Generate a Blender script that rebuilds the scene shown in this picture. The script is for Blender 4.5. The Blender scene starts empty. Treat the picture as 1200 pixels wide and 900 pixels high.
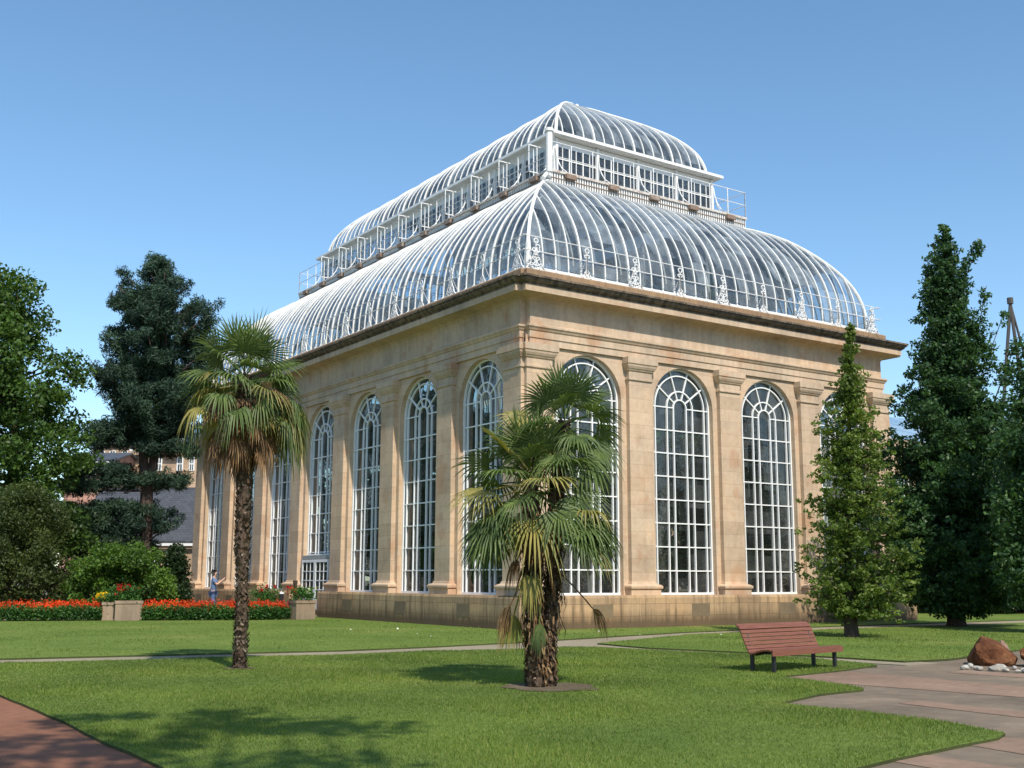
import bpy, math, random
import numpy as np
from mathutils import Vector, Matrix
random.seed(7); RNG=np.random.default_rng(7)
sc=bpy.context.scene; col=sc.collection
R=math.radians; PI=math.pi
# ------------------------------------------------------------------ helpers
def newobj(name,data=None,parent=None,loc=(0,0,0),rz=0):
    o=bpy.data.objects.new(name,data); col.objects.link(o)
    o.location=loc; o.rotation_euler=(0,0,rz)
    if parent is not None: o.parent=parent
    return o
def tag(o,label=None,cat=None,group=None,kind=None):
    if label: o['label']=label
    if cat: o['category']=cat
    if group: o['group']=group
    if kind: o['kind']=kind
    return o
def thing(name,label,cat,loc=(0,0,0),rz=0,group=None):
    return tag(newobj(name,None,None,loc,rz),label,cat,group)
def wloc(p):
    v=Vector((0,0,0))
    while p is not None: v=v+Vector(p.location); p=p.parent
    return v
class MB:
    def __init__(s): s.v=[]; s.f=[]
    def quad(s,a,b,c,d): n=len(s.v); s.v+=[a,b,c,d]; s.f.append((n,n+1,n+2,n+3))
    def poly(s,pts): n=len(s.v); s.v+=list(pts); s.f.append(tuple(range(n,n+len(pts))))
    def box(s,x0,x1,y0,y1,z0,z1):
        n=len(s.v)
        s.v+=[(x0,y0,z0),(x1,y0,z0),(x1,y1,z0),(x0,y1,z0),(x0,y0,z1),(x1,y0,z1),(x1,y1,z1),(x0,y1,z1)]
        for f in ((0,3,2,1),(4,5,6,7),(0,1,5,4),(1,2,6,5),(2,3,7,6),(3,0,4,7)): s.f.append(tuple(n+i for i in f))
    def obox(s,c,ax,ay,az):   # centre and three half axes
        c=Vector(c); ax=Vector(ax); ay=Vector(ay); az=Vector(az); n=len(s.v)
        for k in (-1,1):
            for i,j in ((-1,-1),(1,-1),(1,1),(-1,1)): s.v.append(tuple(c+ax*i+ay*j+az*k))
        for f in ((0,3,2,1),(4,5,6,7),(0,1,5,4),(1,2,6,5),(2,3,7,6),(3,0,4,7)): s.f.append(tuple(n+i for i in f))
    def tube(s,pts,r,n=6,cap=True,ph=0,up=None,ry=None):
        pts=[Vector(p) for p in pts]; m=len(pts)
        rs=r if isinstance(r,(list,tuple)) else [r]*m
        base=len(s.v); prev=None
        for i,p in enumerate(pts):
            t=(pts[min(i+1,m-1)]-pts[max(i-1,0)]).normalized()
            if prev is None:
                a=Vector(up) if up else (Vector((0,0,1)) if abs(t.z)<.9 else Vector((1,0,0)))
            else: a=prev
            a=(a-t*a.dot(t))
            if a.length<1e-6: a=t.orthogonal()
            a.normalize(); b=t.cross(a); prev=a
            k=ry if ry else 1
            for j in range(n):
                q=2*PI*(j+ph)/n; s.v.append(tuple(p+(a*math.cos(q)+b*math.sin(q)*k)*rs[i]))
        for i in range(m-1):
            for j in range(n):
                j2=(j+1)%n; s.f.append((base+i*n+j,base+i*n+j2,base+(i+1)*n+j2,base+(i+1)*n+j))
        if cap:
            s.f.append(tuple(base+j for j in reversed(range(n)))); s.f.append(tuple(base+(m-1)*n+j for j in range(n)))
    def ribbon(s,pts,w,d,y,closed=False):
        # bar lying in the local x,z plane at depth y: pts are (x,z)
        m=len(pts); base=len(s.v)
        for i,(x,z) in enumerate(pts):
            if closed: a=pts[i-1]; b=pts[(i+1)%m]
            else: a=pts[max(i-1,0)]; b=pts[min(i+1,m-1)]
            tx,tz=b[0]-a[0],b[1]-a[1]; l=math.hypot(tx,tz) or 1; nx,nz=-tz/l,tx/l
            for sx,sy in ((-1,-1),(1,-1),(1,1),(-1,1)): s.v.append((x+nx*w/2*sx,y+d/2*sy,z+nz*w/2*sx))
        for i in range(m if closed else m-1):
            k=(i+1)%m
            for j in range(4): j2=(j+1)%4; s.f.append((base+i*4+j,base+i*4+j2,base+k*4+j2,base+k*4+j))
        if not closed: s.f.append((base+3,base+2,base+1,base)); e=base+(m-1)*4; s.f.append((e,e+1,e+2,e+3))
    def build(s,name,mat,parent=None,smooth=False,local=False):
        me=bpy.data.meshes.new(name)
        vs=s.v
        if not local and parent is not None:
            w=wloc(parent); vs=[(v[0]-w.x,v[1]-w.y,v[2]-w.z) for v in vs]
        me.from_pydata(vs,[],s.f); me.materials.append(mat)
        if smooth: me.polygons.foreach_set('use_smooth',[True]*len(me.polygons))
        me.update()
        return newobj(name,me,parent)
def npmesh(name,V,k,mat,parent=None,smooth=False):
    """V: (nfaces*k,3) array, every k vertices one face"""
    V=np.asarray(V,dtype=np.float32).reshape(-1,3)
    if parent is not None: V=V-np.array(wloc(parent),dtype=np.float32)
    n=len(V)//k; me=bpy.data.meshes.new(name)
    me.vertices.add(n*k); me.vertices.foreach_set('co',V.ravel())
    me.loops.add(n*k); me.loops.foreach_set('vertex_index',np.arange(n*k,dtype=np.int32))
    me.polygons.add(n); me.polygons.foreach_set('loop_start',np.arange(0,n*k,k,dtype=np.int32))
    me.polygons.foreach_set('loop_total',np.full(n,k,dtype=np.int32))
    me.materials.append(mat); me.update(calc_edges=True)
    return newobj(name,me,parent)
def copy_tree(o,parent=None):
    c=o.copy(); col.objects.link(c); c.parent=parent
    for ch in list(o.children): copy_tree(ch,c)
    return c
# ------------------------------------------------------------------ materials
def mat(name,base=(.5,.5,.5),rough=.7,spec=.3,metal=0):
    m=bpy.data.materials.new(name); m.use_nodes=True; nt=m.node_tree
    p=nt.nodes['Principled BSDF']; p.inputs['Base Color'].default_value=(*base,1)
    p.inputs['Roughness'].default_value=rough; p.inputs['Specular IOR Level'].default_value=spec
    p.inputs['Metallic'].default_value=metal
    return m,nt,p
def N(nt,t,**k):
    n=nt.nodes.new(t)
    for a,b in k.items(): setattr(n,a,b)
    return n
def noise(nt,vec,scale,detail=4,rough=.55):
    n=N(nt,'ShaderNodeTexNoise'); n.inputs['Scale'].default_value=scale; n.inputs['Detail'].default_value=detail
    n.inputs['Roughness'].default_value=rough
    if vec is not None: nt.links.new(vec,n.inputs['Vector'])
    return n.outputs['Fac']
def ramp(nt,fac,stops):
    r=N(nt,'ShaderNodeValToRGB'); e=r.color_ramp.elements
    while len(e)<len(stops): e.new(.5)
    for i,(p,c) in enumerate(stops):
        e[i].position=p; e[i].color=(*c,1) if len(c)==3 else c
    nt.links.new(fac,r.inputs['Fac']); return r.outputs['Color']
def mix(nt,a,b,fac,mode='MIX'):
    n=N(nt,'ShaderNodeMix',data_type='RGBA',blend_type=mode)
    for s,v in ((0,fac),(6,a),(7,b)):
        if hasattr(v,'node'): nt.links.new(v,n.inputs[s])
        else: n.inputs[s].default_value=v if s==0 else (*v,1)
    return n.outputs[2]
def mth(nt,op,a,b=None,c=None):
    n=N(nt,'ShaderNodeMath',operation=op)
    for i,v in enumerate((a,b,c)):
        if v is None: continue
        if hasattr(v,'node'): nt.links.new(v,n.inputs[i])
        else: n.inputs[i].default_value=v
    return n.outputs[0]
def pos(nt): return N(nt,'ShaderNodeNewGeometry').outputs['Position']
def bump(nt,p,h,strength=.3,dist=.02):
    b=N(nt,'ShaderNodeBump'); b.inputs['Strength'].default_value=strength; b.inputs['Distance'].default_value=dist
    nt.links.new(h,b.inputs['Height']); nt.links.new(b.outputs['Normal'],p.inputs['Normal'])
def gray(v): return (v,v,v)

def N1cell(nt,vec,bw,bh):
    # one random tone per block: same staggered grid as the brick courses
    sp=N(nt,'ShaderNodeSeparateXYZ'); nt.links.new(vec,sp.inputs[0])
    row=mth(nt,'FLOOR',mth(nt,'DIVIDE',sp.outputs[1],bh)); odd=mth(nt,'MODULO',row,2.0)
    cx=mth(nt,'FLOOR',mth(nt,'DIVIDE',mth(nt,'ADD',sp.outputs[0],mth(nt,'MULTIPLY',mth(nt,'ABSOLUTE',odd),bw/2)),bw))
    cc=N(nt,'ShaderNodeCombineXYZ'); nt.links.new(cx,cc.inputs[0]); nt.links.new(row,cc.inputs[1])
    wn=N(nt,'ShaderNodeTexWhiteNoise',noise_dimensions='2D'); nt.links.new(cc.outputs[0],wn.inputs['Vector']); return wn.outputs['Value']
def stone(name,c1,c2,bw=1.3,bh=.41,mort=.006,stain=0.0,soot=0.0,course=True,warm=0.0,blk=.4):
    m,nt,p=mat(name,c1,.85,.2); P=pos(nt)
    sep=N(nt,'ShaderNodeSeparateXYZ'); nt.links.new(P,sep.inputs[0])
    u=mth(nt,'ADD',sep.outputs[0],sep.outputs[1]); cb=N(nt,'ShaderNodeCombineXYZ')
    nt.links.new(u,cb.inputs[0]); nt.links.new(sep.outputs[2],cb.inputs[1])
    br=N(nt,'ShaderNodeTexBrick'); nt.links.new(cb.outputs[0],br.inputs['Vector'])
    br.inputs['Scale'].default_value=1; br.inputs['Brick Width'].default_value=bw; br.inputs['Row Height'].default_value=bh
    br.inputs['Mortar Size'].default_value=mort; br.inputs['Mortar Smooth'].default_value=.4; br.inputs['Bias'].default_value=0
    br.inputs['Color1'].default_value=(*c1,1); br.inputs['Color2'].default_value=(*c2,1)
    br.inputs['Mortar'].default_value=(*[v*.70 for v in c2],1)
    c=br.outputs['Color']
    c=mix(nt,c,ramp(nt,N1cell(nt,cb.outputs[0],bw,bh),[(0,(.80,.76,.72)),(.5,(1,1,1)),(1,(1.10,1.04,.97))]),blk,'MULTIPLY')
    n1=noise(nt,P,.55,5,.6); n2=noise(nt,P,7,6,.65); n3=noise(nt,P,40,3)
    c=mix(nt,c,ramp(nt,n1,[(.3,(.70,.70,.72)),(.5,(1,1,1)),(.7,(1.12,1.05,.97))]),.75,'MULTIPLY')
    c=mix(nt,c,ramp(nt,n2,[(.3,(.78,.74,.70)),(.6,(1,1,1))]),.55,'MULTIPLY')
    if warm:
        nw=noise(nt,P,.9,4,.6)
        c=mix(nt,c,(.42,.19,.085),mth(nt,'MULTIPLY',ramp(nt,nw,[(.55,gray(0)),(.68,gray(1))]),warm))
    # vertical run-off streaks
    st=N(nt,'ShaderNodeMapping'); st.inputs['Scale'].default_value=(5,5,.35); nt.links.new(P,st.inputs['Vector'])
    s=noise(nt,st.outputs[0],1,5,.6)
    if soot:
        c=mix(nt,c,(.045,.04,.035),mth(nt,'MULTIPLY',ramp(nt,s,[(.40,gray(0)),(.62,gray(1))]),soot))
    if stain:   # damp, dirty foot of the wall: a ragged line of its own
        z=mth(nt,'ADD',sep.outputs[2],mth(nt,'MULTIPLY',s,-.55)); z=mth(nt,'ADD',z,.18)
        c=mix(nt,c,(.085,.058,.036),mth(nt,'MULTIPLY',ramp(nt,z,[(.12,gray(1)),(.55,gray(0))]),stain))
        c=mix(nt,c,(.11,.075,.045),mth(nt,'MULTIPLY',ramp(nt,s,[(.5,gray(0)),(.66,gray(1))]),stain*.8))
    nt.links.new(c,p.inputs['Base Color'])
    h=mth(nt,'ADD',mth(nt,'MULTIPLY',n3,.25),n2); h=mth(nt,'SUBTRACT',h,mth(nt,'MULTIPLY',br.outputs['Fac'],.5))
    bump(nt,p,h,.35,.012)
    return m
S1=(.60,.455,.32); S2=(.56,.42,.29)
M_wall=stone('sandstone_ashlar',S1,S2,1.4,.41,.004,soot=.05,warm=.4)
M_pil=stone('sandstone_pilaster',(.61,.465,.33),(.56,.42,.29),1.9,.46,.007,soot=.06,warm=.4,blk=.55)
M_ent=stone('sandstone_entablature',(.60,.465,.335),(.54,.42,.30),2.4,2.0,.003,soot=.14,warm=.5)
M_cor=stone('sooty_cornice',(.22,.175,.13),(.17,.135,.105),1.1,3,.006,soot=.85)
M_par=stone('weathered_parapet',(.36,.24,.14),(.31,.205,.12),1.4,3,.006,soot=.25)
M_plinth=stone('plinth_stone',(.50,.345,.20),(.36,.25,.155),1.25,.40,.010,stain=.85,warm=.2)
M_vent=stone('vent_slab',(.20,.155,.10),(.17,.13,.09),3,3,.0)
def paint(name,c=(.80,.80,.78),dirt_haze=.25,rust=0.0,rough=.45):
    m,nt,p=mat(name,c,rough,.4); P=pos(nt)
    n=noise(nt,P,3,6,.65); cc=mix(nt,c,(.45,.43,.38),mth(nt,'MULTIPLY',ramp(nt,n,[(.48,gray(0)),(.68,gray(1))]),dirt_haze))
    if rust:
        n2=noise(nt,P,9,5,.6); cc=mix(nt,cc,(.26,.12,.06),mth(nt,'MULTIPLY',ramp(nt,n2,[(.5,gray(0)),(.62,gray(1))]),rust))
    nt.links.new(cc,p.inputs['Base Color']); return m
M_white=paint('white_gloss_paint'); M_rib=paint('white_roof_paint',(.78,.78,.75),.35,.12)
M_rust=paint('rusty_painted_iron',(.60,.56,.50),.5,.55,.7)
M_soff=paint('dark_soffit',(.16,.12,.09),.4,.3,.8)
M_frame=paint('white_window_paint',(.82,.82,.80),.12)
M_grey=paint('grey_panel_paint',(.30,.31,.31),.3)
def glass(name,tint,dirt_haze=.06,dirt_haze_col=(.5,.55,.58),gl=.9,wob=.35,cell=None):
    m=bpy.data.materials.new(name); m.use_nodes=True; nt=m.node_tree; nt.nodes.clear()
    out=N(nt,'ShaderNodeOutputMaterial'); tr=N(nt,'ShaderNodeBsdfTransparent'); tr.inputs[0].default_value=(*tint,1)
    g=N(nt,'ShaderNodeBsdfGlossy'); g.inputs['Roughness'].default_value=.03; g.inputs[0].default_value=(gl,gl,gl,1)
    P=pos(nt); b=N(nt,'ShaderNodeBump'); b.inputs['Strength'].default_value=wob; b.inputs['Distance'].default_value=.05
    nt.links.new(noise(nt,P,1.6,3),b.inputs['Height'])
    fr=N(nt,'ShaderNodeFresnel'); fr.inputs[0].default_value=1.5
    nt.links.new(b.outputs[0],g.inputs['Normal'])
    m1=N(nt,'ShaderNodeMixShader'); nt.links.new(mth(nt,'MULTIPLY_ADD',fr.outputs[0],1.0,.03),m1.inputs[0])
    nt.links.new(tr.outputs[0],m1.inputs[1]); nt.links.new(g.outputs[0],m1.inputs[2])
    d=N(nt,'ShaderNodeBsdfDiffuse'); d.inputs[0].default_value=(*dirt_haze_col,1)  # diffuse film on the pane: dirt plus pale haze put into the colour
    m2=N(nt,'ShaderNodeMixShader'); n2=noise(nt,P,2.2,5,.6)
    dd_=mth(nt,'MULTIPLY',ramp(nt,n2,[(.3,gray(.4)),(.7,gray(1.0))]),dirt_haze)
    if cell:
        sp_=N(nt,'ShaderNodeSeparateXYZ'); nt.links.new(P,sp_.inputs[0]); cb_=N(nt,'ShaderNodeCombineXYZ')
        nt.links.new(mth(nt,'ADD',sp_.outputs[0],sp_.outputs[1]),cb_.inputs[0]); nt.links.new(sp_.outputs[2],cb_.inputs[1])
        dd_=mth(nt,'MULTIPLY',dd_,mth(nt,'MULTIPLY_ADD',N1cell(nt,cb_.outputs[0],cell[0],cell[1]),2.2,.35))
    nt.links.new(dd_,m2.inputs[0])
    nt.links.new(m1.outputs[0],m2.inputs[1]); nt.links.new(d.outputs[0],m2.inputs[2]); nt.links.new(m2.outputs[0],out.inputs[0])
    return m
G_win=glass('window_glass',(.70,.76,.73),.05,(.52,.55,.54),gl=.75,cell=(.55,.83))  # pale film imitates sun-lit haze and reflections in the panes
G_dome=glass('roof_glass',(.78,.86,.90),.15,(.56,.64,.70),cell=(.544,.9))
G_cler=glass('clerestory_glass',(.7,.78,.84),.07)

def leafmat(name,c1,c2,c3=None,trans=.3,rough=.5,spec=.3,scale=.6):
    m,nt,p=mat(name,c1,rough,spec); g=N(nt,'ShaderNodeNewGeometry')
    c=ramp(nt,g.outputs['Random Per Island'],[(0,c1),(.55,c2),(1,c3 or c2)])
    n=noise(nt,g.outputs['Position'],scale,3); c=mix(nt,c,ramp(nt,n,[(.35,(.62,.68,.7)),(.65,(1.25,1.2,1.0))]),.8,'MULTIPLY')
    nt.links.new(c,p.inputs['Base Color'])
    t=N(nt,'ShaderNodeBsdfTranslucent'); nt.links.new(mix(nt,c,(1.6,1.7,.6),1,'MULTIPLY'),t.inputs[0])
    ms=N(nt,'ShaderNodeMixShader'); ms.inputs[0].default_value=trans
    nt.links.new(p.outputs[0],ms.inputs[1]); nt.links.new(t.outputs[0],ms.inputs[2])
    nt.links.new(ms.outputs[0],nt.nodes['Material Output'].inputs[0]); return m
L_lime=leafmat('lime_leaves',(.035,.075,.016),(.06,.12,.022),(.09,.15,.03))
L_pine=leafmat('pine_needles',(.022,.05,.036),(.034,.07,.045),(.05,.09,.055),.12,.6)
L_yew=leafmat('yew_leaves',(.04,.065,.018),(.065,.09,.024),(.09,.11,.035))
L_bush=leafmat('bush_leaves',(.045,.10,.015),(.085,.16,.025),(.12,.20,.03))
L_ginkgo=leafmat('ginkgo_leaves',(.075,.13,.025),(.12,.18,.035),(.20,.24,.065),.35)
L_dark=leafmat('dark_tree_leaves',(.028,.07,.03),(.045,.10,.04),(.075,.15,.045))
L_shade=leafmat('shade_toned_leaves',(.015,.035,.014),(.025,.05,.018))  # deep shade under the trees is put into this darker leaf colour
L_bed=leafmat('bedding_leaves',(.03,.09,.02),(.05,.13,.03),(.08,.17,.04))
L_house=leafmat('hothouse_leaves',(.08,.17,.05),(.12,.24,.06),(.20,.32,.09),.45)
F_red=leafmat('red_petals',(.62,.03,.008),(.75,.06,.012),(.70,.14,.02),.2)
F_dkred=leafmat('dark_red_petals',(.45,.01,.01),(.55,.02,.015)); F_yel=leafmat('yellow_petals',(.75,.50,.02),(.8,.6,.04)); F_wht=leafmat('white_petals',(.8,.78,.7),(.8,.8,.75))
P_green=leafmat('palm_green',(.07,.115,.035),(.11,.16,.05),(.17,.22,.08),.22,.5,.3,2)
P_yel=leafmat('palm_yellowing',(.19,.19,.05),(.26,.24,.07),(.34,.27,.10),.2,.5,.4,2)
P_dead=leafmat('palm_dead',(.11,.06,.032),(.19,.11,.058),(.30,.20,.11),.12,.8,.2,2)
def bark(name,c1,c2,sc_=(9,9,2)):
    m,nt,p=mat(name,c1,.9,.15); P=pos(nt); mp=N(nt,'ShaderNodeMapping'); mp.inputs['Scale'].default_value=sc_; nt.links.new(P,mp.inputs['Vector'])
    n=noise(nt,mp.outputs[0],2,6,.65); nt.links.new(ramp(nt,n,[(.3,c1),(.7,c2)]),p.inputs['Base Color']); bump(nt,p,n,.9,.04); return m
B_dark=bark('dark_bark',(.035,.026,.02),(.10,.075,.055)); B_pine=bark('pine_bark',(.05,.035,.03),(.13,.09,.07))
B_palm=bark('palm_trunk_fibre',(.05,.033,.022),(.17,.12,.085),(14,14,9))
B_flake=leafmat('palm_trunk_flakes',(.06,.038,.026),(.11,.075,.052),(.24,.19,.15),.05,.9,.15,4)

def groundmat(name,c1,c2,c3,s1=.25,s2=9,b=.5,fine=90,rough=.95):
    m,nt,p=mat(name,c1,rough,.15); P=pos(nt)
    a=noise(nt,P,s1,4,.6); d=noise(nt,P,s2,5,.65); e=noise(nt,P,fine,3,.7)
    c=mix(nt,ramp(nt,a,[(.32,c1),(.55,c2),(.72,c3)]),ramp(nt,d,[(.3,(.72,.75,.72)),(.7,(1.22,1.18,1.1))]),.7,'MULTIPLY')
    c=mix(nt,c,ramp(nt,e,[(.25,gray(.6)),(.75,gray(1.3))]),.6,'MULTIPLY')
    nt.links.new(c,p.inputs['Base Color']); bump(nt,p,mth(nt,'ADD',e,d),b,.02); return m
M_lawn=groundmat('lawn_turf',(.105,.165,.03),(.14,.20,.04),(.20,.22,.06),.22,5)
M_edge=groundmat('turf_edge_soil',(.05,.06,.022),(.07,.085,.03),(.08,.10,.03),1,14)
M_ground=groundmat('worn_ground',(.16,.14,.10),(.20,.17,.125),(.24,.20,.15),.3,8,.3)
M_path=groundmat('fine_gravel_path',(.27,.23,.165),(.31,.265,.19),(.35,.30,.22),.4,8,.3)
M_pave=groundmat('brown_paving',(.15,.12,.09),(.215,.168,.125),(.275,.215,.16),.55,3.5,.25)
M_pink=groundmat('pink_paving',(.22,.15,.11),(.28,.19,.14),(.34,.235,.175),.5,6,.2)
M_redpath=groundmat('red_path',(.22,.10,.06),(.26,.12,.075),(.30,.145,.09),.5,7,.25)
M_soil=groundmat('bare_soil',(.10,.075,.05),(.15,.115,.08),(.20,.16,.12),1.2,16,.7,60)
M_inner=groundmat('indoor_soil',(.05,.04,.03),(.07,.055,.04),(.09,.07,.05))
# ------------------------------------------------------------------ camera
CAM=Vector((-20.9195,-30.065,1.566)); YAW,PIT,ROLL,FPX=.9741,.1712,.0033,1329.78
fw=Vector((math.cos(YAW)*math.cos(PIT),math.sin(YAW)*math.cos(PIT),math.sin(PIT)))
r0=Vector((math.sin(YAW),-math.cos(YAW),0)); u0=r0.cross(fw)
r2=r0*math.cos(ROLL)+u0*math.sin(ROLL); u2=u0*math.cos(ROLL)-r0*math.sin(ROLL)
cd=bpy.data.cameras.new('camera'); cam=bpy.data.objects.new('camera',cd); col.objects.link(cam)
cam.matrix_world=Matrix(((r2.x,u2.x,-fw.x,CAM.x),(r2.y,u2.y,-fw.y,CAM.y),(r2.z,u2.z,-fw.z,CAM.z),(0,0,0,1)))
cd.sensor_width=36; cd.lens=FPX/1200*36; cd.clip_start=.1; cd.clip_end=5000; sc.camera=cam
def ray(px,py): return fw+r2*((px-600)/FPX)-u2*((py-450)/FPX)
def onz(px,py,z=0.):
    d=ray(px,py); t=(z-CAM.z)/d.z; p=CAM+d*t; return (p.x,p.y)
def at(px,py,dist):
    d=ray(px,py); t=dist/math.hypot(d.x,d.y); return CAM+d*t      # world point seen at that pixel at that distance
# ------------------------------------------------------------------ light
sv=Vector((-.20,-1,1.12)).normalized()
sl=bpy.data.lights.new('sun','SUN'); sl.energy=3.9; sl.angle=R(.53); sl.color=(1,.93,.82)
so=bpy.data.objects.new('sun',sl); col.objects.link(so); so.rotation_euler=(-sv).to_track_quat('-Z','Y').to_euler(); so.location=(-30,-60,60)
w=bpy.data.worlds.new('World'); sc.world=w; w.use_nodes=True; nt=w.node_tree
sky=N(nt,'ShaderNodeTexSky'); sky.sky_type='NISHITA'; sky.sun_disc=False
sky.sun_elevation=math.asin(sv.z); sky.sun_rotation=math.atan2(sv.x,sv.y); sky.air_density=1.0; sky.dust_density=.5; sky.ozone_density=3.0; sky.altitude=50
hs=N(nt,"ShaderNodeHueSaturation"); hs.inputs["Saturation"].default_value=1.08; hs.inputs["Hue"].default_value=.493; nt.links.new(sky.outputs[0],hs.inputs["Color"]); nt.links.new(hs.outputs[0],nt.nodes["Background"].inputs[0]); nt.nodes['Background'].inputs[1].default_value=.15
sc.view_settings.view_transform='Standard'; sc.view_settings.look='None'; sc.view_settings.gamma=1; sc.view_settings.exposure=.36
sc.render.engine='CYCLES'; sc.cycles.transparent_max_bounces=24; sc.cycles.max_bounces=6; sc.cycles.diffuse_bounces=3; sc.cycles.glossy_bounces=3
sc.cycles.use_denoising=True
# ------------------------------------------------------------------ palm house
B=4.35; e=2.65; W=2*e+3*B; LL=2*e+6*B
NS={'front':4,'left':7,'right':7,'back':4}
def place(side,u,o=0.):
    if side=='front': return (u,-o,0),0.
    if side=='back': return (u,LL+o,0),PI
    if side=='right': return (W+o,u,0),PI/2
    return (-o,u,0),-PI/2
def SV(side,u,o,z):
    if side=='front': return (u,-o,z)
    if side=='back': return (W-u,LL+o,z)
    if side=='right': return (W+o,u,z)
    return (-o,LL-u,z)
PH=thing('palm_house','tall sandstone palm house with arched windows and a two-tier white ribbed glass roof','glasshouse',(0,0,0))
ZW=1.08; HO=1.44; ZS=7.72; ZT=9.62
def arch(hw,zs,n=20): return [(hw*math.cos(PI*i/n),zs+hw*math.sin(PI*i/n)) for i in range(n+1)]
for side,n in NS.items():
    Ls=W if n==4 else LL; mb=MB()
    cs=[e+i*B for i in range(n)]
    def Q(a,b,c,d): mb.quad(*[SV(side,*p) for p in (a,b,c,d)])
    edges=[0.04]+sum([[c-HO,c+HO] for c in cs],[])+[Ls-.04]
    for i in range(0,len(edges),2):
        Q((edges[i],0,ZW),(edges[i+1],0,ZW),(edges[i+1],0,ZT),(edges[i],0,ZT))
        Q((edges[i],-.6,ZW),(edges[i+1],-.6,ZW),(edges[i+1],-.6,11.6),(edges[i],-.6,11.6))
    for c in cs:
        A=arch(HO,ZS)
        for (x0,z0),(x1,z1) in zip(A[:-1],A[1:]):
            Q((c+x0,0,z0),(c+x1,0,z1),(c+x1,0,ZT),(c+x0,0,ZT)); Q((c+x0,-.6,z0),(c+x1,-.6,z1),(c+x1,-.6,11.6),(c+x0,-.6,11.6))
        O=[(HO,ZW)]+A+[(-HO,ZW)]
        for (x0,z0),(x1,z1) in zip(O[:-1],O[1:]): Q((c+x0,0,z0),(c+x1,0,z1),(c+x1,-.6,z1),(c+x0,-.6,z0))
    mb.build('wall',M_wall,PH)
# plan ring with re-entrant notch at each corner
def ring(p,z,n=.2):
    q=p-n if n else p
    c=[(-p,-p,0,0),(W+p,-p,1,0),(W+p,LL+p,1,1),(-p,LL+p,0,1)]
    if not n: return [(x,y,z) for x,y,_,_ in c]
    return [(-p,-q,z),(-q,-q,z),(-q,-p,z),(W+q,-p,z),(W+q,-q,z),(W+p,-q,z),(W+p,LL+q,z),(W+q,LL+q,z),(W+q,LL+p,z),(-q,LL+p,z),(-q,LL+q,z),(-p,LL+q,z)]
def sweep(mb,prof,n=.24):
    rs=[ring(p,z,n) for p,z in prof]; m=len(rs[0])
    for a,b in zip(rs[:-1],rs[1:]):
        for i in range(m): j=(i+1)%m; mb.quad(a[i],a[j],b[j],b[i])
mb=MB(); sweep(mb,[(-.05,9.25),(.09,9.25),(.09,9.48),(.125,9.49),(.125,9.72),(.16,9.74),(.19,9.80),(.23,9.84),(.23,9.90),(.05,9.93),(.05,10.60),(.08,10.72),(.17,10.82),(.34,10.87),(.50,10.89)]); mb.build('entablature',M_ent,PH)
mb=MB(); sweep(mb,[(.50,10.887),(.66,10.89),(.66,11.10),(.60,11.105)]); mb.build('corona_band',M_ent,PH)
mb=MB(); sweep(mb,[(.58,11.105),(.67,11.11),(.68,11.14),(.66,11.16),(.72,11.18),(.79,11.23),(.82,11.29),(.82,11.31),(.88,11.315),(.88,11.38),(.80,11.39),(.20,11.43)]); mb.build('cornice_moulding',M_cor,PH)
mb=MB(); sweep(mb,[(.2,11.42),(.2,11.76),(.17,11.80),(-.62,11.80),(-.62,11.5)],.14); mb.build('parapet',M_par,PH)
# plinth (cut at the doorway on the left side)
DY=LL-(e+3*B)   # same centre by symmetry
mb=MB(); DOORU=e+3*B
pr_=[(.60,-.2),(.60,1.0),(.57,1.08),(-.6,1.08),(-.6,.1)]
def plinth_seg(side,u0,u1,capa,capb):
    for (o0,z0),(o1,z1) in zip(pr_[:-1],pr_[1:]):
        mb.quad(SV(side,u0,o0,z0),SV(side,u1,o0,z0),SV(side,u1,o1,z1),SV(side,u0,o1,z1))
    for u,c in ((u0,capa),(u1,capb)):
        if c: mb.poly([SV(side,u,o,z) for o,z in ((.6,-.2),(.6,1.0),(.57,1.08),(-.6,1.08),(-.6,-.2))])
plinth_seg('front',-.599,W+.599,False,False); plinth_seg('back',-.599,W+.599,False,False)
plinth_seg('right',-.6,LL+.6,False,False)
plinth_seg('left',-.6,LL-DOORU-1.45,False,True); plinth_seg('left',LL-DOORU+1.45,LL+.6,True,False)
mb.build('plinth',M_plinth,PH)
mb=MB(); mb.box(-1.0,.6,DOORU-1.45,DOORU+1.45,-.1,.15); mb.box(-.6,.6,DOORU-1.45,DOORU+1.45,.15,.30); mb.build('door_step',M_plinth,PH)
# vents in the plinth
vm=MB(); vm.box(-.42,.42,-.606,-.58,.36,.79)
first=None
for side,n in NS.items():
    for i in range(n):
        if side=='left' and i==3: continue
        if first is None: first=o=vm.build('vent_slab',M_vent,PH,local=True)
        else: o=first.copy(); col.objects.link(o)
        l,rz=place(side,e+i*B+.05); o.location=l; o.rotation_euler=(0,0,rz)
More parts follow.
